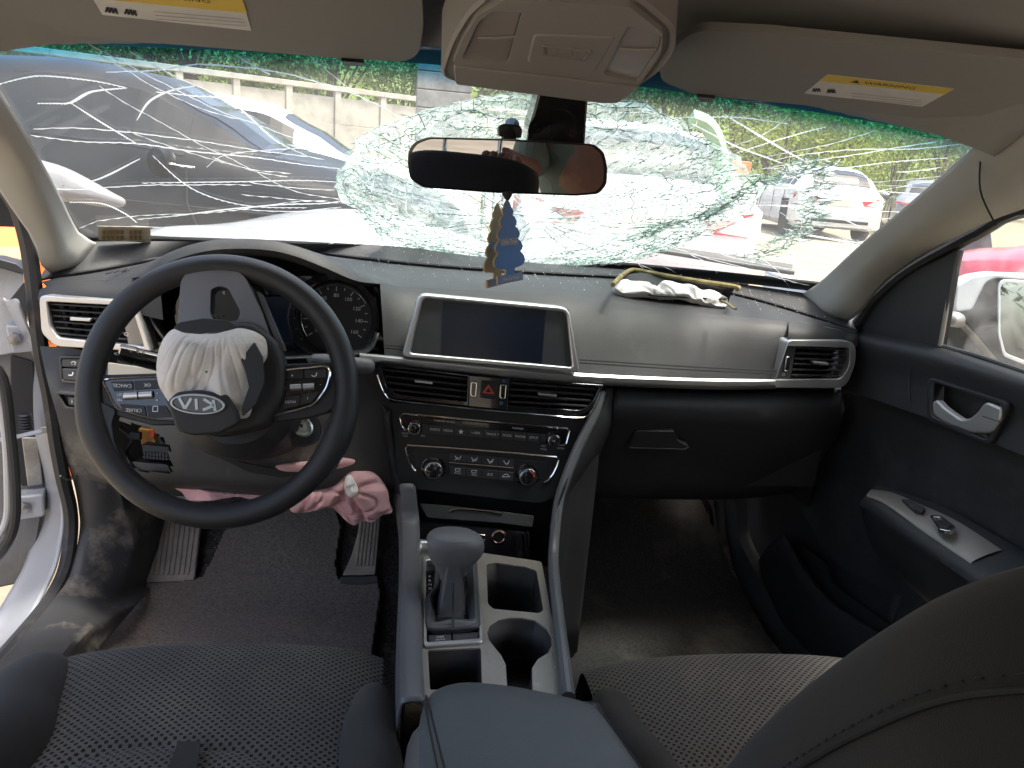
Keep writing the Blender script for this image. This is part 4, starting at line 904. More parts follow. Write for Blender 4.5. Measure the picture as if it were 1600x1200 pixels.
tube('seam', crv([rows[8][3]+V((-.002, 0, 0)), rows[7][4]+V((-.002, 0, 0)), rows[6][5]+V((-.002, 0, 0)), rows[5][6]], 14), .0014, dark, bk, n=6)
# stitches along the seam
P = crv([r[2].lerp(r[3], .72) for r in rows[2:]], 120)
for i in range(0, 118, 2): pass
mb = MB()
for i in range(4, 114, 2): mb.tube([P[i]+V((-.0012, 0, 0)), P[i+1]+V((-.0012, 0, 0))], .0006, 4)
o = mb.obj('stitches', suede, bk); o['kind'] = 'stuff'
# driver backrest and headrest, seen only in the mirror
rows = []
for i in range(14):
    t = i/13; y, z = -.92-.42*t, .52+.52*t; hw = .235-.05*t*t
    rows.append([V((-.37+hw*math.copysign(abs(math.cos(a))**.5, math.cos(a)), y-.05+.055*math.sin(a)*(1+.3*abs(math.cos(a))), z+.03*math.sin(a))) for a in [2*math.pi*j/32 for j in range(32)]])
mb = MB(); mb.grid(rows, closed=True); mb.f.append(tuple(13*32+j for j in range(32))); mb.obj('backrest', suede, ds, sub=1)
for x in (-.445, -.295): tube('headrest_post', [V((x, -1.38, 1.02)), V((x, -1.40, 1.16))], .0065, chrome, ds)
mb = MB(); mb.lathe([(.0, -.07), (.06, -.065), (.075, -.03), (.075, .03), (.06, .065), (.0, .07)], V((-.37, -1.42, 1.23)), (0, -.3, 1), 24, cap=False, squash=1.7, ref=(0, 1, 0)); mb.obj('headrest', suede, ds, sub=1)

# ------------------------------------------------------------------ steering wheel and column
tl = rad(20); WN_ = V((0, -math.cos(tl), math.sin(tl))); WC = V((-.371, -.224, .849)); pwh = (WC, WN_)
sw_ = thing('steering_wheel', 'black steering wheel turned upside down with burst airbag cover', 'steering wheel', WC)
wx = V((1, 0, 0)); wy = WN_.cross(wx)
if wy.z < 0: wy = -wy
P = []; Rr = []
for i in range(96):
    a = 2*math.pi*i/96; r = .1635
    P.append(WC+wx*(r*math.cos(a)*.992)+wy*(r*math.sin(a)*1.012))
    g = abs(math.cos(a)); Rr.append(.0163+.003*math.exp(-((math.degrees(a) % 360-340)/14)**2)+.003*math.exp(-((math.degrees(a)-200)/14)**2))
mb = MB(); mb.tube(P, Rr, 20, closed=True, up=WN_); mb.obj('rim', rubber, sw_)
tube('rim_seam', [p-WN_*.0165 for p in P], .0012, dark, sw_, closed=True, n=5)
gm_ = M('dark_satin_metal', (.2, .2, .215), .42, metal=.5, bump=(600, .06), var=(14, .06))
wsp = plate('lower_spoke', rnd([(280, 532), (287, 441), (300, 425), (370, 423), (387, 437), (412, 490), (432, 548)], [2, 8, 8, 8, 8, 4, 2]), [rnd([(333, 455), (346, 449), (360, 453), (379, 489), (375, 503), (341, 507), (332, 492)], 5)], pwh, .014, .02, gm_, sw_, bev=.003)
plate('spoke_liner', rnd([(326, 447), (346, 443), (364, 446), (385, 490), (380, 510), (338, 513), (325, 495)], 4), [rnd([(334, 456), (346, 450), (359, 454), (378, 489), (374, 502), (342, 506), (333, 492)], 5)], pwh, .010, .02, plas, sw_, bev=.001)
slab('spoke_edge', rnd([(401, 456), (409, 458), (446, 546), (438, 552)], 2), pwh, .006, .02, railmat, sw_, bev=.001)
hub = slab('hub', rnd([(257, 570), (268, 535), (300, 508), (400, 505), (436, 535), (449, 575), (446, 625), (420, 668), (350, 684), (300, 672), (266, 632)], 14), pwh, .026, .055, plas, sw_, bev=.010, seg=4)
def pillow(name, outl, pl, h0, hc, fold, mat, par, seed=0, nr=16, na=64, sub=1, sharp=1., hang=None):
    """draped cloth: a puffed outline with long soft folds and a few sharp pleats"""
    n = pl[1]; O = [V((*p, 0)) for p in outl]; O = crv(O, na, True); cx = sum(p.x for p in O)/na; cyy = sum(p.y for p in O)/na
    rows = []; rx_ = pl[1].cross(V((0, 0, 1))).normalized(); rz_ = rx_.cross(pl[1])
    for i in range(nr+1):
        t = i/nr; row = []
        for j, p in enumerate(O):
            q = U(cx+(p.x-cx)*max(t, .02), cyy+(p.y-cyy)*max(t, .02), pl=pl); u_, v_ = q.dot(rx_), q.dot(rz_)
            wv = V((u_*17+seed, v_*13, seed*1.7)); wq = noise.noise(wv)*1.1
            f1 = noise.noise(V((u_*24+wq+seed, v_*11-wq, seed)))                      # big soft billows
            r1 = 1-min(1, abs(noise.noise(V((u_*34+wq*1.5, v_*13+seed, 2+seed))))*5)  # sharp pleats
            r2 = 1-min(1, abs(noise.noise(V((u_*20-v_*26+seed, v_*26+u_*15, 7+seed))))*6)
            if hang:                                                                  # folds fan out from where the cloth is pinched
                T_ = U(*hang, pl=pl); du, dv = (q-T_).dot(rx_), (T_-q).dot(rz_)*(1 if rz_.z > 0 else -1); ph, rr_ = math.atan2(du, max(.012, dv+.03)), math.hypot(du, dv)
                f1 = noise.noise(V((ph*2.3+seed, rr_*10, seed)))*min(1, rr_*22); f1 = .45*f1+.75*noise.noise(V((u_*26+seed+wq, v_*18, 4)))
                r1 = .4*(1-min(1, abs(noise.noise(V((ph*3.6+.8*noise.noise(V((rr_*25, ph, 3)))+seed, rr_*7, 2))))*6))*min(1, rr_*18)
                r2 = (1-min(1, abs(noise.noise(V((ph*7+seed, rr_*16+ph*2, 9))))*5))*.6
            row.append(q+n*(h0+hc*(1-t**3.2)+fold*(f1*.9-.38*sharp*r1-.22*sharp*r2+.25)*(1-.5*t**8)))
        rows.append(row)
    mb = MB(); mb.grid(rows, closed=True)
    mb.grid([rows[-1], [p-n*(.012+h0*.5) for p in rows[-1]]], closed=True)
    return mb.obj(name, mat, par, sub=sub, ang=80)
pillow('deflated_airbag', [(262, 545), (283, 519), (320, 524), (345, 526), (384, 518), (417, 530), (423, 556), (416, 572), (404, 590), (402, 610), (397, 648), (380, 655), (330, 660), (297, 664), (277, 632), (259, 595)], pwh, .032, .026, .017, cloth, sw_, 3, nr=44, na=170, hang=(352, 512))
slab('torn_flap', rnd([(291, 522), (300, 513), (335, 507), (372, 510), (388, 520), (370, 525), (330, 530), (305, 528)], 4), pwh, .062, .006, plas, sw_, bev=.002)
slab('torn_flap', rnd([(409, 541), (421, 563), (424, 600), (412, 632), (392, 651), (390, 640), (401, 608), (396, 585), (389, 567)], 2), pwh, .056, .006, plas, sw_, bev=.002)
satin_ring = M('emblem_metal', (.42, .42, .42), .3, metal=.9)
pem = (WC+WN_*.0, (WN_+V((0, 0, -.12))).normalized())
fl = slab('emblem_flap', rnd([(283, 622), (297, 607), (330, 604), (371, 610), (387, 636), (391, 652), (362, 668), (322, 671), (298, 664), (293, 650)], 6), pem, .066, .012, plas, sw_, bev=.004, seg=3)
E0 = circ(330, 624, 40, 15, 40); E1 = circ(330, 624, 36.5, 12, 40)
rot = lambda P, c, a: [(c[0]+(x-c[0])*math.cos(a)-(y-c[1])*math.sin(a), c[1]+(x-c[0])*math.sin(a)+(y-c[1])*math.cos(a)) for x, y in P]
MB().ring(rot(E0, (330, 624), .07), rot(E1, (330, 624), .07), pem, .070, .006).obj('emblem_ring', satin_ring, fl, bev=.0006)
slab('emblem_field', rot(circ(330, 624, 37, 12.5, 32), (330, 624), .07), pem, .0675, .004, gloss, fl, bev=0)
mb = MB()
def q2(x, y): return rot([(330-x, 624-y)], (330, 624), .07)[0]     # the emblem hangs upside down
for s_ in ([(-26, -8), (-22, 8)], [(-24, 0), (-8, -8)], [(-24, 0), (-8, 8)], [(1, -8), (3, 8)], [(10, 8), (18, -8), (28, 8)]):
    P = [U(*q2(*p), pl=pem)+pem[1]*.0692 for p in s_]
    for a, b in zip(P, P[1:]):
        s = pem[1].cross((b-a).normalized())*.0017; mb.prism([a-s, b-s, b+s, a+s], [p-pem[1]*.002 for p in (a-s, b-s, b+s, a+s)])
mb.obj('emblem_letters', satin_ring, fl)
for q in ([(138, 585), (165, 586), (258, 583), (285, 640), (292, 664), (240, 665), (190, 652), (140, 640)], [(428, 570), (515, 566), (552, 575), (548, 610), (515, 645), (480, 655), (424, 660)]):
    slab('side_spoke', rnd(q, 6), pwh, .004, .03, plas, sw_, bev=.006, seg=3)
for q in ([(546, 600), (556, 640), (545, 690), (524, 735), (506, 748), (508, 718), (499, 692), (505, 664), (528, 634)], [(140, 620), (140, 650), (152, 695), (175, 735), (200, 756), (196, 726), (182, 690), (178, 660), (186, 640)]): slab('rim_grip', rnd(q, 8), pwh, .008, .024, rubber, sw_, bev=.010, seg=4)
podL = slab('control_pod', rnd([(164, 596), (176, 593), (256, 589), (261, 615), (282, 657), (240, 655), (192, 641), (178, 628)], 4), pwh, .0075, .006, gloss, sw_, bev=.001)
tube('pod_frame', [U(*p, pl=pwh)+WN_*.0085 for p in crv([(*p, 0) for p in [(256, 589), (210, 591), (176, 593), (165, 597), (172, 612), (180, 629), (193, 641), (240, 654), (281, 657)]], 44) for p in [(p.x, p.y)]], .0016, chrome, podL, n=6)
tube('pod_frame', [U(*p, pl=pwh)+WN_*.0085 for p in [(257, 590), (258, 605), (262, 618), (273, 641), (281, 656)]], .0018, silver, podL, n=6)
for q in ([(177, 597), (211, 596), (212, 610), (182, 612)], [(213, 596), (254, 594), (255, 607), (214, 610)], [(190, 631), (229, 634), (233, 651), (196, 640)], [(231, 634), (262, 634), (273, 652), (236, 653)]): slab('button', rnd(q, 2), pwh, .0095, .003, plas, podL, bev=.0008)
mb = MB(); mb.tube([U(198, 619.5, pl=pwh)+WN_*.009, U(242, 617, pl=pwh)+WN_*.009], .0052, 14); mb.obj('roller', silver, podL)
slab('roller_split', [(219, 612), (221, 612), (222, 625), (220, 625)], pwh, .0148, .003, dark, podL)
mb = MB()
for s_, x, y, z in (('CANCEL', 195, 603, .0062), ('OK', 234, 602, .006), ('CRUISE', 213, 641, .0062), ('RES', 191, 625, .0045), ('SET', 191, 617, .0045), ('^', 249, 614, .006), ('v', 249, 626, .006)): text(mb, s_, pwh, .010, (x, y), (x-10, y-.3), z)
seg(mb, [(243, 635), (250, 635), (250, 643), (242, 643), (243, 635)], pwh, .010, .001); mb.obj('lettering', white_txt, podL)
podR = slab('control_pod', rnd([(440, 579), (514, 574), (513, 602), (490, 633), (428, 649), (438, 620)], 4), pwh, .0075, .006, gloss, sw_, bev=.001)
tube('pod_frame', [U(*p, pl=pwh)+WN_*.0085 for p in crv([(*p, 0) for p in [(441, 580), (480, 576), (514, 575), (513, 600), (503, 618), (489, 633), (460, 642), (428, 649)]], 40) for p in [(p.x, p.y)]], .0016, chrome, podR, n=6)
for q in ([(443, 581), (474, 579), (475, 592), (445, 594)], [(476, 579), (511, 577), (510, 591), (477, 592)], [(445, 620), (470, 618), (468, 634), (438, 640)], [(472, 617), (500, 612), (488, 629), (470, 633)]): slab('button', rnd(q, 2), pwh, .0095, .003, plas, podR, bev=.0008)
mb = MB(); mb.tube([U(455, 606, pl=pwh)+WN_*.009, U(492, 604, pl=pwh)+WN_*.009], .0046, 14); mb.obj('roller', silver, podR)
slab('roller_split', [(472, 599), (475, 599), (475, 612), (472, 612)], pwh, .0143, .003, dark, podR)
mb = MB(); text(mb, 'MODE', pwh, .010, (455, 628), (445, 628.5), .005); text(mb, '?', pwh, .010, (482, 622), (472, 622), .006); text(mb, '\u2022', pwh, .010, (458, 587), (448, 587.4), .01); seg(mb, [(488, 587), (491, 589), (495, 588), (496, 583)], pwh, .010, .0014); text(mb, '+', pwh, .010, (447, 606), (437, 606), .006); text(mb, '-', pwh, .010, (502, 602), (492, 602), .006)
mb.obj('lettering', white_txt, podR)
col = thing('steering_column', 'black steering column shroud with bare ignition lock and indicator stalk', 'steering column', WC-WN_*.12)
ax = -WN_; o_ = WC+V((0.012, 0, -.028))
mb = MB(); mb.lathe([(.055, .02), (.078, .035), (.086, .07), (.088, .13), (.09, .19)], o_, ax, 32, squash=.82, ref=(1, 0, 0)); mb.obj('shroud', plas, col)
ig = U(472, 666, y=-.165)
mb = MB(); mb.lathe([(.03, -.07), (.026, -.012), (.0225, -.002), (.018, -.001)], ig, WN_+V((.25, 0, 0)), 28, squash=1.25); mb.obj('lock_housing', plas, col)
lockm = M('lock_metal', (.55, .6, .55), .3, metal=.8, var=(60, .2))
mb = MB(); mb.lathe([(.0135, -.004), (.0135, .003), (.011, .004), (.0095, .001), (.006, .001), (.0055, .003), (.0045, .003)], ig, WN_+V((.25, 0, 0)), 24, squash=1.25); lk = mb.obj('ignition_lock', lockm, col)
slab('key_slot', [(469, 662), (474, 663), (473, 668), (470, 668)], (ig, WN_), .005, .002, dark, lk, bev=0)
sp0, sp1 = U(186, 551, y=-.16), U(262, 569, y=-.14)
mb = MB(); mb.tube([sp0, sp0.lerp(sp1, .3), sp0.lerp(sp1, .32), sp1, sp1+V((.08, .02, .0))], [.0125, .0135, .0125, .0135, .014], 16); stk = mb.obj('light_stalk', gloss, col)
psl = (sp0.lerp(sp1, .4)+V((0, -.0137, .002)), V((.05, -1, .15)).normalized()); mb = MB()
for i, t_ in enumerate(('=D', 'DOE', 'AUTO', 'OFF')): text(mb, t_, psl, .0006, (200, 542+i*6.6), (210, 543+i*6.6), .0048)
seg(mb, [(214, 549), (218, 549)], psl, .0006, .001); mb.add([U(*p, pl=psl)+psl[1]*.0006 for p in circ(216, 549, 2.6, n=8)], [tuple(range(8))]); mb.add([U(*p, pl=psl)+psl[1]*.0006 for p in circ(224, 550, 2.6, n=8)], [tuple(range(8))]); text(mb, '<', psl, .0006, (181, 553), (191, 553), .009)
mb.obj('lettering', white_txt, stk)
sp0, sp1 = U(584, 573, y=-.12), U(540, 570, y=-.14); mb = MB(); mb.tube([sp0, sp0.lerp(sp1, .2), sp1, sp1+V((-.06, .02, 0))], [.009, .013, .0125, .013], 14); mb.obj('wiper_stalk', knobm, col, sub=1)
# ------------------------------------------------------------------ passenger door
door = thing('passenger_door', 'black passenger door panel with satin pull handle and greige switch panel', 'car door', (.74, -.3, .3))
def X(px, py, x): return U(px, py, x=x)
def xl(rows, nu=40, nv=16):
    mb = MB(); mb.loft([[X(a, b, r[1]) if not isinstance(r[1], list) else X(a, b, r[1][i]) for i, (a, b) in enumerate(r[0])] for r in rows], nu, nv); return mb
D0 = [(1328, 516), (1400, 528), (1470, 542), (1600, 583), (1760, 640)]
D1 = [(1325, 530), (1400, 546), (1470, 563), (1600, 604), (1760, 662)]
D2 = [(1314, 607), (1421, 643), (1510, 676), (1600, 712), (1760, 772)]
D3 = [(1313, 612), (1421, 649), (1510, 682), (1600, 719), (1760, 780)]
D4 = [(1290, 690), (1400, 735), (1510, 780), (1600, 820), (1760, 890)]
D5 = [(1238, 755), (1350, 812), (1450, 870), (1540, 930), (1700, 1030)]
D6 = [(1200, 820), (1302, 912), (1400, 990), (1480, 1060), (1640, 1180)]
hole = rnd([(1462, 596), (1572, 632), (1549, 688), (1460, 650)], 8)
mb = xl([(D0, .722), (D0, .708), (D1, .690), ([lp(a, b, .5) for a, b in zip(D1, D2)], .697), (D2, .692)], 110, 44); cut(mb, hole); mb.obj('upper_panel', plas, door)
xl([(D2, .694), (D3, .712), (D4, .725), (D5, .722), (D6, .72)], 50, 30).obj('door_panel', pad, door)
E_ = [X(*D0[-1], .722), X(*D0[-1], .708), X(*D1[-1], .690), X(*D2[-1], .692), X(*D3[-1], .712), X(*D4[-1], .725), X(*D5[-1], .722), X(*D6[-1], .72)]
MB().loft([E_, [V((p.x, -.85, p.z*.8+.2*q)) for p, q in zip(E_, (.96, .955, .93, .84, .83, .7, .55, .3))], [V((p.x, -1.2, q)) for p, q in zip(E_, (.96, .955, .93, .84, .83, .7, .55, .3))]], 30, 12).obj('rear_panel', plas, door)
pdn = (X(1510, 640, .6925), V((-1, 0, -.02)).normalized())
slab('handle_plate', rnd([(1421, 573), (1432, 572), (1592, 638), (1562, 702), (1424, 644)], 4), (X(1510, 640, .6955), pdn[1]), .0015, .003, pad, door, bev=.0008) if False else None
ring('handle_bezel', rnd([(1453, 588), (1584, 629), (1553, 698), (1452, 657)], 12), rnd([(1463, 597), (1571, 633), (1548, 687), (1461, 650)], 8), pdn, .006, .02, plas, door, bev=.003)
tube('plate_edge', [X(*p, .6935) for p in [(1422, 645), (1420, 610), (1421, 580), (1426, 573)]], .001, plas2, door, n=5)
slab('handle_cup', [(1430, 570), (1610, 620), (1590, 730), (1420, 680)], pdn, -.028, .006, plas, door, bev=0)
satin = M('satin_handle', (.5, .5, .49), .38, metal=.6, bump=(700, .05))
hd = slab('door_handle', rnd([(1463, 628), (1471, 624), (1482, 636), (1509, 655), (1522, 654), (1535, 643), (1543, 631), (1550, 628), (1573, 637), (1572, 655), (1560, 674), (1548, 678), (1522, 676), (1480, 660), (1464, 648)], 5), pdn, .008, .012, satin, door, bev=.004, seg=4)
tube('handle_split', [X(*p, .6845) for p in [(1535, 650), (1566, 661)]], .0007, dark, hd, n=5)
# armrest with switches
ar = [([(1369, 758), (1425, 774), (1495, 802), (1600, 862), (1720, 935)], .712), ([(1362, 764), (1420, 781), (1490, 810), (1590, 868), (1700, 940)], .700), ([(1350, 777), (1372, 783), (1440, 830), (1516, 881), (1600, 940)], .652), ([(1343, 788), (1360, 797), (1430, 848), (1500, 896), (1580, 955)], .640), ([(1345, 796), (1362, 812), (1430, 862), (1495, 906), (1570, 965)], .644), ([(1353, 828), (1366, 855), (1405, 895), (1446, 931), (1520, 990)], .668), ([(1362, 850), (1374, 870), (1412, 908), (1450, 942), (1524, 1000)], .72)]
ao = xl(ar, 60, 44).obj('armrest', plas, door)
pa = (X(1450, 815, .676), V((-.35, .18, .92)).normalized())
PA = [X(1395, 780, .69), X(1560, 872, .69), X(1450, 830, .655)]
nn = (PA[1]-PA[0]).cross(PA[2]-PA[0]).normalized(); nn = nn if nn.z > 0 else -nn
pa = (PA[0], nn)
rA = [X(x, y, .694) for x, y in [(1362, 768), (1392, 772), (1430, 788), (1494, 817), (1566, 864)]]; rB = [X(x, y, .654) for x, y in [(1354, 777), (1376, 785), (1400, 800), (1445, 833), (1518, 882)]]
up_ = pa[1]*.004; ca_, cb_ = crv(rA, 40), crv(rB, 40)
mb = MB(); mb.loft([[p+up_-pa[1]*.006 for p in ca_], [p+up_ for p in ca_], [a.lerp(b, .5)+up_*1.6 for a, b in zip(ca_, cb_)], [p+up_ for p in cb_], [p+up_-pa[1]*.006 for p in cb_]], 44, 16)
sp_ = mb.obj('switch_panel', greige, door)
pa = ((rA[2]+rB[2])/2+pa[1]*.0065, (rA[3]-rA[1]).cross(rB[2]-rA[2]).normalized())
if pa[1].z < 0: pa = (pa[0], -pa[1])
slab('seat_lock_switch', rnd([(1408, 783), (1422, 784), (1446, 796), (1442, 803), (1428, 799)], 3), pa, .004, .006, plas2, sp_, bev=.001)
ring('window_switch_bezel', rnd([(1452, 806), (1470, 807), (1495, 825), (1484, 832), (1466, 828)], 4), rnd([(1457, 809), (1469, 810), (1488, 824), (1482, 828), (1468, 825)], 3), pa, .002, .006, chrome, sp_, bev=.0006)
slab('window_switch', rnd([(1461, 816), (1474, 816), (1488, 824), (1482, 828), (1468, 825)], 2), pa, .004, .006, plas2, sp_, bev=.001)
# pocket
mb = xl([([(1225, 834), (1262, 897), (1302, 944), (1369, 988), (1450, 1045)], .665), ([(1222, 836), (1256, 900), (1298, 950), (1364, 995), (1445, 1052)], .655), ([(1205, 850), (1230, 925), (1275, 985), (1335, 1035), (1420, 1095)], .655), ([(1190, 870), (1212, 940), (1250, 1010), (1310, 1070), (1390, 1130)], .665), ([(1186, 880), (1206, 950), (1240, 1020), (1300, 1080), (1380, 1140)], .72)], 40, 24)
mb.obj('map_pocket', scuff if False else plas, door, sol=-.003)
xl([([(1225, 834), (1290, 880), (1302, 912), (1375, 965), (1450, 1020)], .69), ([(1225, 836), (1262, 899), (1302, 946), (1369, 990), (1450, 1047)], .69)], 20, 4).obj('pocket_back', dark, door)
# window glass, sail panel, channel
gp = bpy.data.materials.new('window_glass'); gp.use_nodes = True; nt = gp.node_tree; nt.nodes.clear(); L = nt.links.new
o_ = nd(nt, 'ShaderNodeOutputMaterial'); t_ = nd(nt, 'ShaderNodeBsdfTransparent'); t_.inputs[0].default_value = (.9, .94, .92, 1); g_ = nd(nt, 'ShaderNodeBsdfGlossy', i_Roughness=.02); f_ = schlick(nt); mm = nd(nt, 'ShaderNodeMixShader')
L(f_.outputs[0], mm.inputs[0]); L(t_.outputs[0], mm.inputs[1]); L(g_.outputs[0], mm.inputs[2])
d_ = nd(nt, 'ShaderNodeBsdfTranslucent'); d_.inputs[0].default_value = (.8, .8, .78, 1); ge = nd(nt, 'ShaderNodeNewGeometry'); wv = nd(nt, 'ShaderNodeTexNoise', i_Scale=14., i_Detail=8., i_Distortion=1.5); L(ge.outputs['Position'], wv.inputs[0])
mr = nd(nt, 'ShaderNodeMapRange', i_1=.4, i_2=.8, i_3=.01, i_4=.10); L(wv.outputs[0], mr.inputs[0]); m2 = nd(nt, 'ShaderNodeMixShader'); L(mr.outputs[0], m2.inputs[0]); L(mm.outputs[0], m2.inputs[1]); L(d_.outputs[0], m2.inputs[2]); L(m2.outputs[0], o_.inputs[0])
px = (V((.716, 0, 1)), V((-1, 0, -.12)).normalized())
slab('window_glass', [(1470, 545), (1497, 390), (1540, 350), (1600, 322), (1760, 270), (1760, 648), (1600, 590)], px, 0, .004, gp, door, bev=0)
slab('sail_panel', rnd([(1330, 520), (1354, 474), (1400, 436), (1470, 404), (1496, 390), (1490, 415), (1467, 553), (1400, 541)], [4, 4, 2, 2, 2, 2, 4, 2]), (X(1420, 480, .705), V((-1, -.0, -.05)).normalized()), 0, .012, plas, door, bev=.003)
tube('glass_channel', [X(*p, .707) for p in [(1494, 396), (1484, 455), (1469, 541)]], .0035, greige, door, n=8)
tube('window_sweep', [X(*p, .711) for p in [(1468, 540), (1530, 557), (1600, 581), (1760, 637)]], .004, plas2, door, n=8)
# door mirror outside
mi = thing('door_mirror', 'white door mirror outside the passenger window, its glass showing trees', 'side mirror', U(1560, 500, y=-.02))
pm = (U(1570, 500, y=-.06), V((-.30, -1, .10)).normalized())
ho = rnd([(1490, 482), (1494, 446), (1518, 431), (1548, 426), (1640, 430), (1740, 440), (1745, 560), (1690, 585), (1600, 588), (1562, 570), (1530, 530), (1500, 500)], 8)
O = [U(*p, pl=pm) for p in ho]; c = sum(O, V((0, 0, 0)))/len(O)
mb = MB(); mb.grid([O, [c+(p-c)*1.02-pm[1]*.03 for p in O], [c+(p-c)*.94-pm[1]*.07 for p in O], [c+(p-c)*.72-pm[1]*.10 for p in O], [c+(p-c)*.3-pm[1]*.115 for p in O]], closed=True); k = len(O); mb.f += [tuple(range(4*k, 5*k)), tuple(range(k))]
mb.obj('housing', paint_w, mi, bev=.004)
slab('inner_shell', rnd([(1491, 486), (1520, 482), (1540, 440), (1556, 432), (1740, 445), (1740, 560), (1690, 582), (1600, 585), (1564, 568), (1530, 528)], 6), pm, .004, .02, plas, mi, bev=.004)
mglass = M('mirror_glass', (.75, .8, .8), .015, metal=1)
ring('mirror_rim', rnd([(1556, 444), (1564, 436), (1740, 446), (1735, 562), (1690, 575), (1600, 570), (1564, 556), (1556, 522)], 6), rnd([(1560, 448), (1567, 441), (1735, 451), (1730, 556), (1690, 569), (1602, 564), (1568, 551), (1560, 520)], 6), pm, .008, .01, paint_w, mi, bev=.001)
slab('glass', rnd([(1558, 446), (1566, 439), (1737, 449), (1732, 559), (1690, 572), (1601, 567), (1566, 553), (1558, 521)], 6), pm, .0055, .004, mglass, mi, bev=0)
mb = MB(); text(mb, 'OBJECTS IN MIRROR', pm, .0062, (1620, 549), (1630, 550), .008); mb.obj('lettering', dark, mi)
slab('foot', rnd([(1486, 490), (1512, 492), (1520, 520), (1600, 575), (1600, 600), (1480, 560)], 6), (U(1500, 520, y=-.01), pm[1]), 0, .03, plas, mi, bev=.006)
mb = MB(); mb.tube([U(1482, 500, y=-.05), U(1497, 498, y=-.03), U(1515, 500, y=-.01)], [.012, .017, .014], 14); mb.obj('hinge_cover', satin, mi, sub=1)
# side sill under the door
A = crv([U(*p, x=.64) for p in [(1128, 770), (1133, 830), (1140, 880), (1172, 945), (1212, 1022), (1300, 1100)]], 24)
mb = MB(); mb.loft([[V((p.x-.02, p.y, max(.27, zfloor(p.y)))) for p in A], A, [p+V((.012, 0, .05)) for p in A], [p+V((.06, 0, .08)) for p in A], [p+V((.09, 0, .3)) for p in A]], 30, 14)
tag(mb.obj('sill_trim', plas, sol=-.004), 'dark plastic sill trim between the passenger mat and door pocket', 'sill trim')

# ------------------------------------------------------------------ mirror, visors, roof console
rv = thing('rearview_mirror', 'black rear view mirror hanging in front of the shattered bulge', 'rear view mirror', U(793, 258, y=-.285))
mc = U(793, 258, y=-.29); tgt = V((-.27, -1.38, 1.03)); mn = ((CAM-mc).normalized()+(tgt-mc).normalized()).normalized()
pmr = (mc, mn)
out_ = rnd([(638, 236), (647, 222), (668, 214), (790, 217), (928, 225), (944, 238), (949, 262), (948, 288), (936, 303), (900, 306), (766, 301), (660, 293), (641, 280), (637, 258)], 7)
O = [U(*p, pl=pmr) for p in out_]; c = sum(O, V((0, 0, 0)))/len(O); k = len(O)
mb = MB(); mb.grid([[c+(p-c)*.965 for p in O], O, [c+(p-c)*1.0-mn*.012 for p in O], [c+(p-c)*.85-mn*.03 for p in O], [c+(p-c)*.4-mn*.042 for p in O]], closed=True); mb.f += [tuple(range(4*k, 5*k))]
mb.obj('housing', gloss, rv)
slab('glass', [(793+(x-793)*.965, 259+(y-259)*.93) for x, y in out_], pmr, .001, .002, M('dim_mirror', (.46, .47, .5), .012, metal=1), rv, bev=0)
tube('ball_stem', [mc-mn*.03, U(795, 207, y=-.25), U(800, 196, y=-.2)], [.012, .009, .010], plas, rv)
slab('mirror_mount', rnd([(779, 198), (786, 193), (812, 195), (817, 203), (815, 216), (780, 213)], 4), (U(797, 205, y=-.255), V((0, -1, 0))), 0, .02, plas, rv, bev=.003)
slab('sensor_housing', rnd([(843, 140), (920, 142), (914, 230), (822, 226), (826, 200), (834, 175)], 5), (U(870, 190, y=-.215), V((0, -1, -.25)).normalized()), 0, .045, gloss, rv, bev=.008, seg=3)
tube('hook', [U(792, 299, y=-.285), U(793, 305, y=-.285), U(793, 313, y=-.285)], [.007, .006, .002], plas, rv)
def visor(poly, p0, p1, lat, label, lab, band, wd, wpos, wr):
    n = (p1-p0).cross(lat).normalized(); n = n if n.z < 0 else -n
    pl = (p0, n)
    t = thing('sun_visor', label, 'sun visor', p0)
    slab('visor_panel', poly, pl, 0, .010, visor_m, t, bev=.004, seg=4)
    l = slab('warning_label', lab, pl, .0008, .001, MT['label_white'], t, bev=0)
    slab('yellow_band', band, pl, .0012, .0005, MT['label_yellow'], l, bev=0)
    mb = MB(); text(mb, wd, pl, .0016, wpos, wr, .0105, stretch=1.15)
    mb.obj('lettering', dark, l)
    return t, pl, l
M('label_white', (.62, .62, .6), .6, var=(60, .06)); M('label_yellow', (.68, .5, .06), .6); greytxt = M('grey_print', (.25, .25, .25), .6)
t, plv, l = visor(rnd([(1026, 124), (1046, 78), (1088, 47), (1200, 53), (1600, 93), (1800, 112), (1800, 230), (1560, 200), (1500, 193), (1300, 169), (1180, 157), (1085, 148)], [20, 20, 20, 4, 4, 2, 2, 4, 4, 4, 4, 10]),
      U(1090, 150, y=-.2), U(1090, 48, y=-.37), V((.31, -.066, -.015)), 'beige passenger sun visor folded up, its yellow label right of centre', [(1293, 116), (1491, 138), (1441, 166), (1257, 145)], [(1293, 116), (1491, 138), (1475, 146), (1282, 125)], '\u25b2 WARNING', (1380, 130.5), (1390, 131.6))
mb = MB()
for i in range(4): seg(mb, [(1330+i*3-12*i/4, 144+i*4.2), (1440+i*2-8*i/4, 155.5+i*3.4)], plv, .0013, .0012)
mb.obj('fine_print', greytxt, l); mb = MB()
for x, y in ((1277, 139), (1300, 141)): [seg(mb, [(x-7+4*q, y+3), (x-5+4*q, y-3), (x-3+4*q, y+3)], plv, .0013, .0016) for q in range(3)]
mb.obj('pictogram', dark, l)
slab('visor_clip', rnd([(1088, 146), (1118, 149), (1114, 156), (1094, 154)], 2), plv, .004, .015, plas, t)
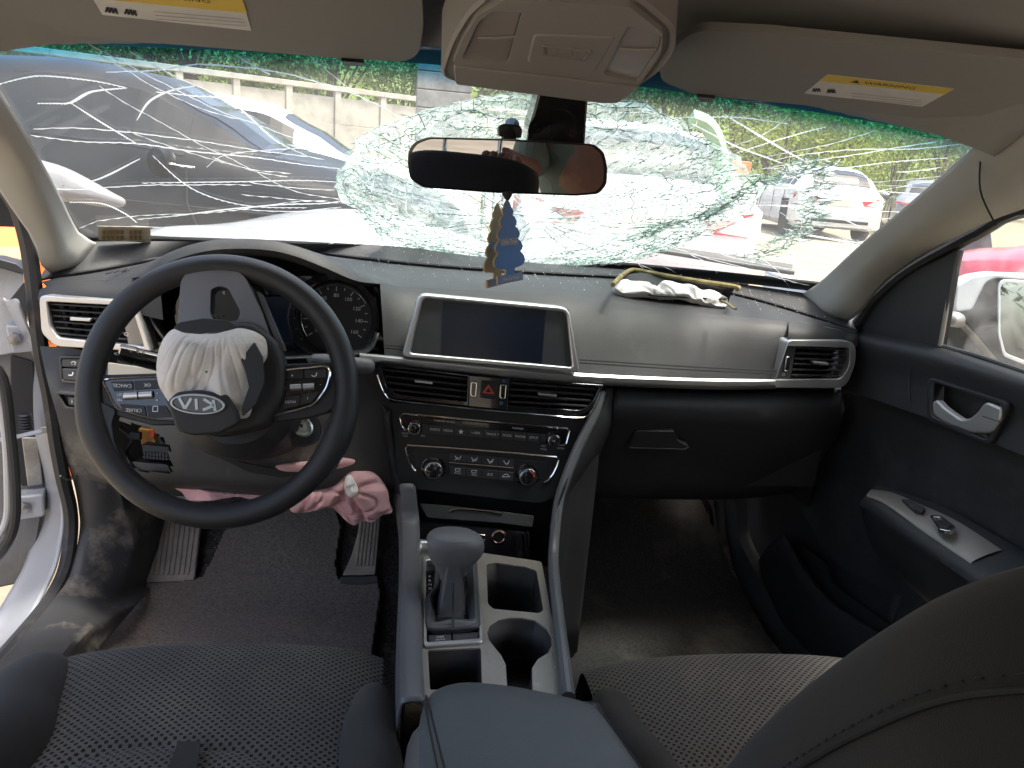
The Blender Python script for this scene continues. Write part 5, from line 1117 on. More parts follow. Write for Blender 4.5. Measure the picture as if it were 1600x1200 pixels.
t, plv, l = visor(rnd([(-80, -150), (-70, 20), (80, 40), (97, 55), (300, 72), (540, 92), (632, 97), (655, 85), (662, 40), (658, -40), (620, -150)], [2, 2, 8, 8, 4, 4, 14, 14, 10, 4, 10]),
      U(590, 95, y=-.2), U(640, 0, y=-.37), V((-.31, -.066, -.015)), 'beige driver sun visor folded up, its label cut off by the picture top', [(135, -20), (375, -12), (393, 47), (160, 22)], [(140, -22), (375, -12), (386, 19), (150, -4)], '\u25b2 WARNING', (265, -6), (275, -5))
mb = MB()
for i in range(3): seg(mb, [(240+i*2, 16+i*6), (380+i*3, 28+i*5.4)], plv, .0013, .0012)
mb.obj('fine_print', greytxt, l); mb = MB()
for x, y in ((175, 14), (205, 17)): [seg(mb, [(x-10+6*q, y+3+q), (x-7+6*q, y-5+q), (x-4+6*q, y+4+q)], plv, .0013, .0022) for q in range(3)]
mb.obj('pictogram', dark, l)
slab('visor_clip', rnd([(532, 90), (570, 93), (566, 99), (538, 97)], 2), plv, .004, .015, plas, t)
oc = thing('overhead_console', 'beige overhead console with two map lamps above the rear view mirror', 'roof console', U(870, 70, y=-.42))
o0, o1 = U(850, 137, y=-.33), U(890, 0, y=-.52); on = (o1-o0).cross(V((1, 0, 0))).normalized(); on = on if on.z < 0 else -on
poc = (o0, on)
oo = rnd([(688, 108), (704, 60), (730, 16), (770, -20), (1000, -8), (1056, 40), (1056, 76), (1030, 112), (975, 149), (945, 154), (720, 128), (692, 118)], [8, 14, 14, 8, 10, 14, 14, 14, 10, 6, 6, 6])
O = [U(*p, pl=poc) for p in oo]; c = sum(O, V((0, 0, 0)))/len(O); k = len(O)
mb = MB(); mb.grid([[c+(p-c)*1.01-on*.06 for p in O], [c+(p-c)*1.0-on*.012 for p in O], O, [c+(p-c)*.97+on*.003 for p in O], [c+(p-c)*.94 for p in O]], closed=True); mb.f.append(tuple(range(4*k, 5*k)))
mb.obj('housing', consb, oc)
plate('lamp_panel', rnd([(707, 92), (722, 55), (746, 14), (790, -12), (985, 0), (1036, 42), (1034, 74), (1000, 124), (940, 118), (820, 103)], 6), [rnd([(722, 82), (748, 24), (770, 7), (817, 9), (794, 90)], 5), rnd([(981, 30), (1034, 46), (1031, 68), (997, 120), (943, 107)], 5)], poc, .006, .012, consb, oc, bev=.0015)
lens = M('lamp_lens', (.3, .28, .28), .12, spec=.8, coat=.5)
for q, l0, l1 in (([(722, 82), (748, 24), (770, 7), (817, 9), (794, 90)], (744, 52), (806, 50)), ([(981, 30), (1034, 46), (1031, 68), (997, 120), (943, 107)], (965, 69), (1025, 70))):
    z = slab('map_lamp', rnd(q, 5), poc, .003, .008, lens, oc, bev=.002)
    tube('lamp_ridge', [U(*lp(l0, l1, .05+.0), pl=poc)+on*.004, U(*lp(l0, l1, .5), pl=poc)+on*.005-V((0, 0, 0)), U(*l1, pl=poc)+on*.004], .0015, headl, z, n=6)
slab('tray_lid', rnd([(709, 92), (820, 105), (940, 120), (999, 127), (965, 151), (940, 151), (712, 121)], 5), poc, .008, .012, consb, oc, bev=.003)
cp = slab('switch_panel', rnd([(833, 42), (965, 46), (930, 104), (822, 88)], 8), poc, .007, .012, consb, oc, bev=.003)
ring('switch_frame', rnd([(846, 58), (926, 66), (916, 84), (848, 74)], 3), rnd([(852, 61), (920, 68), (912, 81), (853, 72)], 2), poc, .0085, .006, visor_m, cp, bev=.001)
for i in range(3): slab('switch', rnd([(855+i*22, 63+i*2.2), (874+i*22, 65+i*2.2), (873+i*21, 76+i*2), (855+i*21, 73.5+i*2)], 2), poc, .0075, .006, visor_m, cp, bev=.001)

# ------------------------------------------------------------------ floor mats, pedals, burst airbags, fresheners, litter
mat_d = M('lit_mat_carpet', (.19, .158, .135), .95, bump=(700, .8), var=(220, .35), spec=.1, dirt_or_reflection=((.16, .135, .11), 7.5, .45, .85))  # base lightened to stand in for light on the driver mat, besides real dust
def mat(outl, label, m):
    xs_ = [p[0] for p in outl]; ys_ = [p[1] for p in outl]; st_ = 2.5
    nx, ny = int((max(xs_)-min(xs_))/st_)+2, int((max(ys_)-min(ys_))/st_)+2
    P = [[(min(xs_)+i*st_-st_/2, min(ys_)+j*st_-st_/2) for i in range(nx)] for j in range(ny)]
    mb = MB(); ok = {}
    for j in range(ny-1):
        for i in range(nx-1):
            if inpoly(P[j][i][0]+st_/2, P[j][i][1]+st_/2, outl):
                f = []
                for a, b in ((j, i), (j, i+1), (j+1, i+1), (j+1, i)):
                    if (a, b) not in ok: q = FL(*P[a][b], up=.012); q.z += .002*noise.noise(V((q.x*9, q.y*9, 0))); ok[a, b] = len(mb.v); mb.v.append(q)
                    f.append(ok[a, b])
                mb.f.append(tuple(f))
    o = tag(mb.obj('floor_mat', m, sol=.01), label, 'floor mat')
    tube('binding', [FL(*p, up=.0125) for p in crv([(*p, 0) for p in outl], 150, True) for p in [(p.x, p.y)]], .0042, suede, o, closed=True, n=6)
    return o
mat([(150, 1022), (161, 1012), (196, 965), (232, 915), (300, 912), (318, 905), (332, 880), (353, 830), (370, 790), (520, 785), (533, 822), (524, 882), (528, 906), (540, 915), (590, 912), (594, 930), (586, 990), (576, 1060), (560, 1100), (130, 1100)], 'dusty carpet mat in the driver footwell, its light put into the colour', mat_d)
mat([(884, 800), (900, 780), (1090, 775), (1118, 840), (1138, 890), (1170, 950), (1216, 1032), (1240, 1100), (900, 1120), (884, 1060), (876, 930)], 'dark passenger floor mat beside the centre console', M('dark_mat_carpet', (.032, .031, .03), .95, bump=(700, .8), var=(220, .35), spec=.1, dirt_or_reflection=((.1, .09, .075), 6, .5, .85)))
pedal_m = M('dusty_pedal', (.3, .25, .205), .8, bump=(500, .4), var=(40, .15), dirt_or_reflection=((.42, .36, .29), 22, .4, .7)); groove_m = M('pedal_groove', (.05, .043, .036), .9)
fp = (FL(262, 908, .02), V((.05, -.75, .62)).normalized())
ft = thing('footrest', 'dusty ribbed dead pedal left of the driver mat', 'pedal', FL(262, 908))
slab('pad', rnd([(244, 775), (318, 775), (304, 905), (298, 909), (228, 912), (224, 906)], 3), fp, 0, .02, pedal_m, ft, bev=.003)
for i in range(8):
    a, b = lp((249, 778), (312, 778), (i+.5)/8), lp((234, 899), (297, 897), (i+.5)/8)
    slab('rib', rnd([(a[0]-2.6, a[1]), (a[0]+2.6, a[1]), (b[0]+2.6, b[1]), (b[0]-2.6, b[1])], 2), fp, .003, .004, pedal_m, ft, bev=.0008)
ap = (FL(558, 900, .03), V((.0, -.78, .58)).normalized())
ac = thing('accelerator_pedal', 'narrow dusty ribbed accelerator pedal beside the console', 'pedal', FL(560, 905))
slab('pad', rnd([(566, 760), (598, 760), (591, 840), (586, 898), (535, 899), (548, 872), (560, 830)], [2, 2, 4, 3, 3, 10, 10]), ap, 0, .012, pedal_m, ac, bev=.002)
for i in range(5):
    a, b = lp((568, 770), (594, 770), (i+.5)/5), lp((553, 884), (583, 884), (i+.5)/5)
    slab('rib', rnd([(a[0]-1.5, a[1]), (a[0]+1.5, a[1]), (b[0]+1.9, b[1]), (b[0]-1.9, b[1])], 1), ap, .0025, .003, pedal_m, ac, bev=.0005)
slab('base', rnd([(531, 901), (590, 899), (592, 911), (560, 916), (532, 912)], 3), ap, .004, .03, plas2, ac, bev=.003)
# knee airbag hanging below the column
ka = thing('knee_airbag', 'crumpled pink deflated airbag hanging under the steering column', 'airbag', UD(560, 790, -.1))
pk1 = (UD(560, 780, -.08), V((0, -1, .25)).normalized())
pillow('cloth', [(455, 790), (470, 772), (520, 760), (545, 738), (562, 735), (585, 738), (604, 762), (609, 785), (613, 798), (598, 803), (582, 813), (566, 812), (552, 819), (535, 806), (515, 792), (490, 797), (464, 799)], pk1, .010, .012, .019, pink, ka, 7, nr=30, na=130, sharp=1.7)
pillow('cloth', [(270, 758), (330, 764), (400, 768), (480, 772), (470, 790), (420, 784), (382, 775), (340, 780), (296, 783), (284, 770)], (UD(380, 770, -.05), V((0, -1, .25)).normalized()), .0, .012, .014, pink, ka, 9, nr=12, na=80)
pillow('cloth', [(430, 728), (480, 722), (530, 716), (556, 722), (520, 734), (450, 737)], (UD(500, 730, -.09), V((0, -1, .25)).normalized()), .0, .004, .008, pink, ka, 12, nr=12, na=60)
pillow('stuffing', [(541, 744), (549, 739), (556, 748), (561, 762), (555, 770), (546, 768), (540, 757)], pk1, .034, .012, .02, cloth_w, ka, 4, nr=10, na=40)
# passenger airbag
ba = thing('passenger_airbag', 'white crumpled airbag cloth spilling from the split dash top', 'airbag', U(1050, 452, z=.965))
pab = (U(1050, 455, z=.968), V((0, -.75, .66)).normalized())
pillow('cloth', [(960, 446), (976, 437), (1000, 444), (1023, 449), (1036, 440), (1062, 442), (1088, 450), (1120, 457), (1136, 466), (1133, 478), (1091, 470), (1060, 464), (1026, 461), (987, 461), (968, 456)], pab, .002, .003, .011, cloth_w, ba, 2, nr=22, na=140, sharp=1.8)
olive = M('torn_foam_edge', (.2, .165, .07), .9, bump=(300, 1.), var=(60, .4))
al = thing('airbag_lid', 'torn airbag door with yellow foam edge standing open on the dash top', 'airbag cover', U(1050, 440, z=.97))
lid_pts = [(958, 445), (968, 434), (981, 424), (994, 422), (1036, 430), (1090, 439), (1150, 448), (1152, 452)]
LP = [U(x, y, z=.985) for x, y in lid_pts]
mb = MB(); mb.tube(crv(LP, 40), .0042, 8); mb.obj('foam_edge', olive, al)
mb = MB(); mb.loft([[p+V((0, .003, -.002)) for p in LP[1:-1]], [p+V((0, .012, -.012)) for p in LP[1:-1]], [p+V((0, .02, -.03)) for p in LP[1:-1]]], 20, 6); mb.obj('flap', plas, al, sol=.004)
slab('opening', rnd([(962, 447), (982, 429), (1000, 426), (1142, 452), (1136, 468), (1020, 462)], 3), (U(1050, 450, z=.969), V((0, -.2, .98)).normalized()), .0005, .002, dark, al, bev=0)
tube('loose_thread', crv([U(x, y, z=.97) for x, y in [(1128, 470), (1138, 475), (1144, 480), (1150, 483)]], 10), .0022, olive, al, n=6)
# fresheners
blue = M('blue_card', (.07, .21, .5), .6, var=(40, .15)); tan = M('tan_card', (.5, .32, .12), .6, var=(40, .15)); card_txt = M('card_print', (.75, .72, .5), .6); card_lab = M('card_label', (.22, .3, .42), .6)
def freshener(px, top, bot, wpx, rot_, mat_, edge, label, dy, txt):
    p0 = U(px, top, y=-.285+dy); p1 = U(px+(5 if dy == 0 else 0), bot, y=-.285+dy); h = (p0-p1).length
    t = thing('air_freshener', label, 'air freshener', p0, 'paper tree air fresheners on the mirror')
    ux = V((math.cos(rot_), math.sin(rot_), 0)); uz = (p0-p1).normalized(); n = ux.cross(uz).normalized(); n = n if n.y < 0 else -n
    pts = [(.0, 1.0), (.06, .96), (.09, .91), (.14, .88), (.14, .84), (.11, .82), (.18, .79), (.22, .74), (.21, .70), (.17, .68), (.25, .65), (.30, .59), (.28, .55), (.23, .53), (.32, .49), (.37, .43), (.34, .39), (.29, .37), (.37, .33), (.42, .27), (.40, .22), (.32, .19), (.12, .17), (.12, .1), (.34, .1), (.34, 0)]
    O = pts+[(-a, b) for a, b in reversed(pts) if a > 0]
    F = [p1+ux*(a*h*.9)+uz*(b*h) for a, b in O]
    o = MB().prism([p+n*.0012 for p in F], [p-n*.0012 for p in F]).obj('card', [mat_, edge], t)
    for f in o.data.polygons:
        if abs(f.normal.dot(n)) < .5: f.material_index = 1
    for z0_, z1_, w_ in ((.455, .545, .23), (.01, .09, .31)):
        MB().prism([p1+ux*(a*h*.9)+uz*(b*h)+n*.0015 for a, b in ((-w_, z0_), (w_, z0_), (w_, z1_), (-w_, z1_))], [p1+ux*(a*h*.9)+uz*(b*h)+n*.0008 for a, b in ((-w_, z0_), (w_, z0_), (w_, z1_), (-w_, z1_))]).obj('label', card_lab, t)
    mb = MB()
    for s_, hh, z in txt:
        vs, fs = tmesh(s_, h*z); mb.add([p1+uz*(h*hh)+n*.0018+ux*q.x+uz*q.y for q in vs], fs)
    mb.obj('lettering', card_txt, t)
    tube('string', [p0, U(793, 304, y=-.285)], .0006, cloth_w, t, n=5)
freshener(792, 312, 441, 40, rad(52), blue, tan, 'blue paper tree air freshener hanging nearest under the mirror', 0, (('Little Trees', .50, .085), ('New Car Scent', .05, .06)))
freshener(777, 318, 446, 26, rad(58), tan, tan, 'yellow brown paper tree air freshener turned edge on behind the blue one', .02, (('Little Trees', .50, .085),))
# sticker at the lower left of the windscreen
stk_m = M('old_sticker', (.55, .5, .4), .7, var=(60, .25)); 
c = [WS(*p)+V((0, -.006, -.008)) for p in [(154, 345), (236, 347), (237, 372), (212, 370), (156, 367)]]
stn = thing('inspection_sticker', 'faded brown inspection sticker in the lower left windscreen corner', 'sticker', c[0])
MB().prism(c, [p-WN(-.6)*.0008 for p in c]).obj('paper', stk_m, stn)
brown = M('sticker_print', (.3, .19, .07), .7)
mb = MB()
for i in range(9):
    for y0, y1 in ((350, 356), (358, 365)):
        if i == 5: continue
        x = 162+i*7; q = [WS(*p)+V((0, -.0075, -.0095)) for p in [(x, y0), (x+5, y0+.4), (x+5, y1+.4), (x, y1)]]; mb.add(q, [(0, 1, 2, 3)])
mb.obj('faded_print', brown, stn)['kind'] = 'stuff'
# crumbs of windscreen glass
gcr = crack_mat('glass_crumb', (.9, .95, .93), .9)
mb = MB()
def crumb(p, r):
    R2 = Matrix.Rotation(R_.uniform(0, 6), 3, (R_.random(), R_.random(), .5)); mb.add([p+R2 @ (V(q)*r*R_.uniform(.6, 1.2)) for q in ((1, 0, 0), (-1, 0, 0), (0, 1, 0), (0, -1, 0), (0, 0, 1), (0, 0, -1))], [(0, 2, 4), (2, 1, 4), (1, 3, 4), (3, 0, 4), (2, 0, 5), (1, 2, 5), (3, 1, 5), (0, 3, 5)])
for k in range(420):
    x = R_.uniform(560, 1300); t_ = R_.random(); i = int((x-60)/1280*79); a, b = c1[min(79, max(0, i))], c2[min(79, max(0, i))]
    p = a.lerp(b, t_*.8)+V((0, 0, .006-.002*t_)) if R_.random() < .7 else c0[i].lerp(c1[i], R_.random())+V((0, 0, .0045)); crumb(p, R_.choice((.0006, .0008, .0012)))
for k in range(130):
    p = FL(R_.uniform(300, 590), R_.uniform(830, 1010), .014); crumb(p, R_.choice((.0007, .001, .0016)))
for k in range(120):
    p = FL(R_.gauss(1080, 60), R_.uniform(860, 1010), .014); crumb(p, R_.choice((.0007, .001, .0016)))
for k in range(160):
    q = (R_.uniform(740, 880), R_.uniform(865, 1060))
    if inpoly(*q, top_o) and not any(inpoly(*q, h) for h in (h_bin, h_sq, h_cup, h_gear)): crumb(U(*q, z=ZT+.003), .0008)
tag(mb.obj('glass_crumbs', gcr, smooth=False), 'crumbs of broken windscreen glass scattered over dash, console and mats', 'broken glass', kind='stuff')
# ------------------------------------------------------------------ outside: ground, cars, wall, trees
sand = M('sandy_ground', (.27, .235, .175), .95, bump=(30, .6), var=(1.2, .18), dirt_or_reflection=((.22, .17, .11), 2.5, .5, .75), spec=.1)
mb = MB(); N_ = 60
def gz(x, y):
    r = math.hypot(x, y); return 0 if r < 5 else .03*noise.noise(V((x*.3, y*.3, 0)))*min(1, (r-5)/6)
ax_ = [-600, -300, -150, -80]+[-40+i*2 for i in range(41)]+[80, 150, 300, 600]
mb.grid([[V((x, y, gz(x, y))) for x in ax_] for y in ax_]); tag(mb.obj('ground', sand, loc=(0, 0, 0)), kind='structure')
hillm = M('wooded_hill', (.11, .15, .05), 1, var=(.35, .5), bump=(2, 1.), spec=0)
mb = MB(); mb.loft([[V((x, 105+abs(x)*.1+k*14, z_*(1+.35*noise.noise(V((x*.03, k, 2)))) if z_ else -.2)) for x in range(-160, 190, 12)] for k, z_ in ((0, 0), (.6, 6), (1.6, 12), (3, 17), (5, 19))], 120, 30)
tag(mb.obj('hill', hillm), kind='structure')
cglass = M('car_window_glass', (.015, .018, .02), .1, spec=.25); tyre_m = M('tyre_rubber', (.02, .02, .02), .85); rim_m = M('alloy_rim', (.5, .5, .5), .35, metal=.8)
red_l = M('tail_lamp', (.5, .03, .03), .2, coat=.6); plate_m = M('number_plate', (.6, .58, .5), .5); seamm = M('panel_gap', (.02, .02, .02), .8)
SED = [(-2.34, .42, .74, .80, .80, .86, .62), (-2.28, .32, .86, .92, .86, .88, .7), (-2.0, .26, .96, 1.05, .90, .88, .72), (-1.62, .22, 1.0, 1.12, .91, .87, .68), (-1.2, .2, 1.01, 1.34, .91, .87, .6), (-.7, .2, 1.01, 1.45, .91, .87, .58), (-.1, .2, 1.0, 1.475, .91, .87, .58), (.35, .2, .98, 1.43, .91, .87, .58), (.75, .2, .96, 1.25, .91, .86, .6), (1.12, .2, .94, 1.05, .91, .85, .66), (1.6, .22, .89, .97, .90, .84, .62), (2.0, .25, .82, .88, .87, .8, .55), (2.22, .32, .7, .76, .78, .72, .5), (2.3, .42, .58, .62, .66, .6, .4)]
HAT = [(-2.2, .42, .80, .95, .80, .86, .62), (-2.14, .30, .95, 1.12, .86, .88, .66), (-1.85, .24, 1.02, 1.36, .90, .88, .62), (-1.4, .22, 1.03, 1.50, .91, .87, .6)]+[(a, b, c+.03, d+.04, e, f, g) for a, b, c, d, e, f, g in SED[5:]]
def car(label, paint, loc, rz, prof=SED, scale=1., group='parked cars in the yard', gap=True, wins=True):
    root = thing('parked_car', label, 'car', (0, 0, 0), group)
    C_ = crv_n = []
    n = 56; PR = []
    xs_ = [p[0] for p in prof]
    for i in range(n):
        x = prof[0][0]+(prof[-1][0]-prof[0][0])*(.5-.5*math.cos(math.pi*i/(n-1)))*.35+(prof[-1][0]-prof[0][0])*(i/(n-1))*.65
        k = max(j for j in range(len(prof)-1) if prof[j][0] <= x+1e-9); a, b = prof[k], prof[k+1]; t = (x-a[0])/(b[0]-a[0]); t2 = t*t*(3-2*t)*.5+t*.5
        PR.append([x]+[a[q]+(b[q]-a[q])*t2 for q in range(1, 7)])
    def sec(p):
        x, zl, zb, zt, wl, wb, wt = p; h = zt-zb
        half = [(wl*.55, zl), (wl*.9, zl), (wl, zl+.12), (wl+.012, zb-.22), (wl, zb-.1), (wb, zb), (wb-(wb-wt)*.12, zb+h*.12), (wb-(wb-wt)*.82, zb+h*.8), (wt-.06, zt-min(.05, h*.3)+.02), (wt*.55, zt+.012), (0, zt+.02)]
        return [V((x, y, z)) for y, z in half]+[V((x, -y, z)) for y, z in reversed(half[:-1])]
    R = [sec(p) for p in PR]; m = len(R[0])
    mb = MB(); mb.grid(R, closed=True); mb.f += [tuple(range(m)), tuple((n-1)*m+j for j in range(m))]
    # wheel arches are opened in the side
    def arch(p): return any(math.hypot(p.x-cx, p.z-.33) < .37 for cx in (-1.4, 1.38)) and abs(p.y) > .6
    mb.f = [f for f in mb.f if not (len(f) == 4 and arch(sum((mb.v[i] for i in f), V((0, 0, 0)))/4))]
    body = mb.obj('body', paint, root, loc=(0, 0, 0))
    def skin(name, sel, off=.004, mt=cglass):
        g = MB()
        for i in range(n-1):
            for j in range(m-1):
                if sel((R[i][j].x+R[i+1][j].x)/2, j):
                    q = [R[i][j], R[i][j+1], R[i+1][j+1], R[i+1][j]]; nn_ = (q[2]-q[0]).cross(q[3]-q[1]).normalized(); c_ = sum(q, V((0, 0, 0)))/4
                    if nn_.dot(c_-V((c_.x, 0, .8))) < 0: nn_ = -nn_
                    g.add([p+nn_*off for p in q], [(0, 1, 2, 3)])
        if g.v: g.obj(name, mt, root, loc=(0, 0, 0))
    tops = prof is HAT
    for j0 in ((6,), (m-7-6+5,)):
        pass
    L_, R2_ = 6, m-8
    for J in (L_, R2_):
        skin('side_window', lambda x, j: j == J and -1.25 < x < -.42); skin('side_window', lambda x, j: j == J and -.34 < x < .66)
        skin('quarter_window', lambda x, j: j == J and (-1.6 if tops else -1.42) < x < -1.3)
    mid_ = (8, 9, 10, 11)
    skin('windscreen', lambda x, j: j in mid_ and .5 < x < 1.1); skin('rear_window', lambda x, j: j in mid_ and ((-2.12 < x < -1.62) if tops else (-1.6 < x < -1.0)))
    wh = MB().lathe([(.2, -.1), (.32, -.1), (.335, -.07), (.335, .07), (.32, .1), (.2, .1)], (0, 0, 0), (0, 1, 0), 24)
    w0 = None
    for cx in (-1.4, 1.38):
        for sy in (-1, 1):
            if not w0:
                w0 = wh.obj('wheel', tyre_m, root, loc=(0, 0, 0)); r0 = MB().lathe([(.21, .085), (.19, .06), (.06, .05), (.05, .09), (.0, .1)], (0, 0, 0), (0, 1, 0), 20, cap=False); q = MB(); q.v, q.f = list(r0.v), list(r0.f)
                for a in range(5):
                    g = 2*math.pi*a/5; d = V((math.cos(g), 0, math.sin(g))); s = V((-d.z, 0, d.x))*.03; q.prism([d*.04+s+V((0, .1, 0)), d*.2+s*.7+V((0, .09, 0)), d*.2-s*.7+V((0, .09, 0)), d*.04-s+V((0, .1, 0))], [d*.04+s+V((0, .05, 0)), d*.2+s*.7+V((0, .05, 0)), d*.2-s*.7+V((0, .05, 0)), d*.04-s+V((0, .05, 0))])
                rr0 = q.obj('rim', rim_m, w0, loc=(0, 0, 0)); ww, ri = w0, rr0
            else:
                ww = w0.copy(); COL.objects.link(ww); ww.parent = root; ri = rr0.copy(); COL.objects.link(ri); ri.parent = ww
            ww.location = (cx, sy*.8, .335); ww.rotation_euler = (0, 0, 0 if sy > 0 else math.pi)
    for sy in (-1, 1):
        xr = prof[0][0]
        MB().prism([V((xr+.0, sy*.42, .86)), V((xr-.0, sy*.8, .93)), V((xr+.24, sy*.91, .93)), V((xr+.26, sy*.915, .82)), V((xr-.01, sy*.78, .76)), V((xr-.02, sy*.5, .77))][::1], [V((xr+.22, sy*.42, .86)), V((xr+.2, sy*.7, .93)), V((xr+.3, sy*.8, .93)), V((xr+.3, sy*.8, .82)), V((xr+.2, sy*.7, .76)), V((xr+.2, sy*.5, .77))]).obj('tail_light', red_l, root, bev=.01)
        MB().prism([V((2.18, sy*.5, .68)), V((2.0, sy*.8, .74)), V((1.85, sy*.87, .74)), V((2.0, sy*.84, .63)), V((2.2, sy*.55, .6))], [V((2.0, sy*.4, .68)), V((1.9, sy*.6, .74)), V((1.8, sy*.7, .74)), V((1.9, sy*.7, .63)), V((2.05, sy*.45, .6))]).obj('headlight', lens, root, bev=.01)
        for x in (-1.02, -.02): slabv = MB().box((x+.0, sy*.918, .87), .2, .03, .035).obj('door_handle', paint if paint is not blackp else chrome, root, bev=.012)
        mb = MB(); mb.lathe([(.0, -.1), (.07, -.08), (.085, 0), (.07, .08), (0, .1)], (.62, sy*1.0, 1.0), (0, 1, 0), 16, cap=False, squash=.7, ref=(0, 0, 1)); mb.obj('side_mirror', paint, root)
        if gap:
            for x0, x1 in ((-.38, -.42), (.72, .86), (-1.28, -1.16)):
                P = []
                for j in range(3, 6):
                    jj = j if sy > 0 else m-1-(j-0) if False else (j if sy > 0 else (m - j) % m)
                    P.append(V((x0 if j > 3 else x1, sy*.927, [0, 0, 0, .45, .78, .98][j])))
                mb = MB(); mb.tube(P, .006, 5); mb.obj('panel_gap', seamm, root)
            mb = MB(); mb.tube([V((-1.9, sy*.922, .80)), V((0, sy*.93, .78)), V((1.7, sy*.912, .74))], .009, 6); mb.obj('side_crease', paint, root)
            mb = MB(); mb.tube([V((-1.35, sy*.872, 1.02)), V((-.4, sy*.874, 1.015)), V((.75, sy*.865, .975))], .007, 6); mb.obj('chrome_strip', chrome, root)
    MB().box((prof[0][0]-.012, 0, .80), .02, .42, .13).obj('number_plate', plate_m, root, bev=.004)
    MB().box((prof[0][0]+.04, 0, .42), .1, 1.3, .07).obj('bumper_insert', seamm, root, bev=.02)
    root.location = loc; root.rotation_euler = (0, 0, rz); root.scale = (scale,)*3
    return root
blackp = M('black_car_paint', (.012, .013, .014), .28, spec=.22)
silverp = M('silver_car_paint', (.33, .34, .36), .3, metal=.4, coat=.5); redp_ = M('red_car_paint', (.5, .04, .06), .28, coat=.6, dirt_or_reflection=((.5, .2, .2), 6, .55, .8)); greyp = M('grey_car_paint', (.12, .125, .13), .35, coat=.4); orangep = M('orange_plastic', (.75, .2, .04), .5)
car('black hatchback parked crosswise straight ahead behind the left windscreen cracks', blackp, (-1.98, 4.3, 0), rad(-4), HAT, 1.0)
car('white sedan side on just behind the black hatchback', paint_w, (-1.75, 6.7, 0), 0, SED, 1.02)
car('white hatchback with its rear facing us behind the shattered bulge', paint_w, (1.62, 6.25, 0), rad(88), HAT, 1.0)
car('silver sedan parked nose to the right beyond the green post', silverp, (6.9, 19.5, 0), rad(48), SED, 1.)
car('white sedan far right showing its red tail lamps and number plate', paint_w, (9.6, 16.6, 0), rad(78), HAT, 1.03)
car('dark grey sedan beyond the far right white one', greyp, (13.4, 17.5, 0), rad(60), SED, 1.)
car('red car outside the passenger window beyond the door mirror', redp_, (3.1, .35, 0), rad(88), SED, 1.0)
pq = (U(1525, 380, y=3.0), V((-.75, -1, .1)).normalized())
slab('scrap_panel', rnd([(1500, 352), (1545, 338), (1552, 400), (1530, 440), (1498, 520), (1490, 400)], 5), pq, 0, .05, greyp, None, bev=.01)
tag(bpy.data.objects['scrap_panel'], 'grey scrap body panel standing beyond the passenger window', 'scrap panel')
# hood of this car, cowl and wiper
hoodc = [[(-.74, .40, .935), (-.5, .44, .955), (-.2, .48, .965), (.1, .5, .96), (.4, .46, .93), (.62, .4, .9)], [(-.76, .75, .93), (-.5, .8, .95), (-.2, .82, .955), (.1, .82, .94), (.4, .8, .89), (.6, .75, .84)], [(-.72, 1.2, .90), (-.5, 1.3, .945), (-.2, 1.35, .945), (.1, 1.3, .9), (.4, 1.2, .83), (.58, 1.1, .76)], [(-.6, 1.5, .86), (-.45, 1.7, .92), (-.2, 1.75, .93), (.1, 1.65, .86), (.35, 1.5, .78), (.5, 1.4, .7)], [(-.55, 1.65, .7), (-.4, 1.85, .75), (-.2, 1.9, .76), (.1, 1.8, .72), (.3, 1.65, .65), (.45, 1.5, .6)]]
mb = MB(); mb.loft([[V(p) for p in r] for r in hoodc], 40, 34)
for p in mb.v: p.z += .012*noise.noise(V((p.x*4, p.y*4, 5)))
paint_b = M('bonnet_paint', (.5, .515, .54), .32, coat=.8, var=(3, .03), dirt_or_reflection=((.4, .38, .35), 4, .5, .9))
tag(mb.obj('bonnet', paint_b, sol=.004), 'buckled white bonnet seen beyond the base of the windscreen', 'car bonnet')
mb = MB(); mb.loft([[WS(*p)+V((0, .02, -.02)) for p in [(150, 374), (430, 377), (745, 404), (1000, 420), (1262, 456)]], [WS(*p)+V((0, .13, -.03)) for p in [(150, 374), (430, 377), (745, 404), (1000, 420), (1262, 456)]], [WS(*p)+V((0, .2, -.10)) for p in [(150, 374), (430, 377), (745, 404), (1000, 420), (1262, 456)]]], 30, 8)
tag(mb.obj('cowl_panel', plas), 'black plastic cowl between bonnet and windscreen', 'cowl panel')
wp = thing('windshield_wiper', 'black wiper arm lying across the lower right windscreen', 'wiper', WS(1130, 420)+V((0, .03, .01)))
P = [WS(*p)+V((0, .028, .014)) for p in [(1010, 398), (1075, 408), (1150, 421), (1246, 436)]]
mb = MB(); mb.tube(crv(P, 20), [.006+.007*min(1, i/12) for i in range(20)], 8, sq=.6); mb.obj('arm', plas, wp)
tube('blade', [p+V((0, -.012, -.004)) for p in crv(P, 16)], .005, rubber, wp)
# green post and pole
gpst = M('pale_green_paint', (.3, .56, .3), .6, var=(6, .1))
P = [U(*p, y=4.1) for p in [(1080, 185), (1100, 192), (1114, 208), (1124, 240), (1132, 300), (1138, 360), (1143, 410)]]; P.append(V((P[-1].x+.02, P[-1].y, 0)))
mb = MB(); mb.tube(crv(P, 36), .062, 4, up=(0, 1, 0)); tag(mb.obj('bent_post', gpst, bev=.004), 'pale green bent steel post right of the shattered glass', 'post')
b_ = U(1160, 410, y=4.6)
tag(MB().lathe([(.03, 0), (.03, 1.1)], (b_.x, b_.y, 0), (0, 0, 1), 12).obj('pole', M('pinkish_pole', (.55, .48, .46), .6)), 'thin pinkish pole standing beside the green post', 'pole')
c = U(1158, 262, y=12)
ob = thing('road_barrier', 'orange plastic barrier on a stand left of the far silver sedan', 'barrier', (c.x, c.y, 0))
MB().box((c.x, c.y, c.z), .34, .06, .22).obj('panel', orangep, ob, bev=.01)
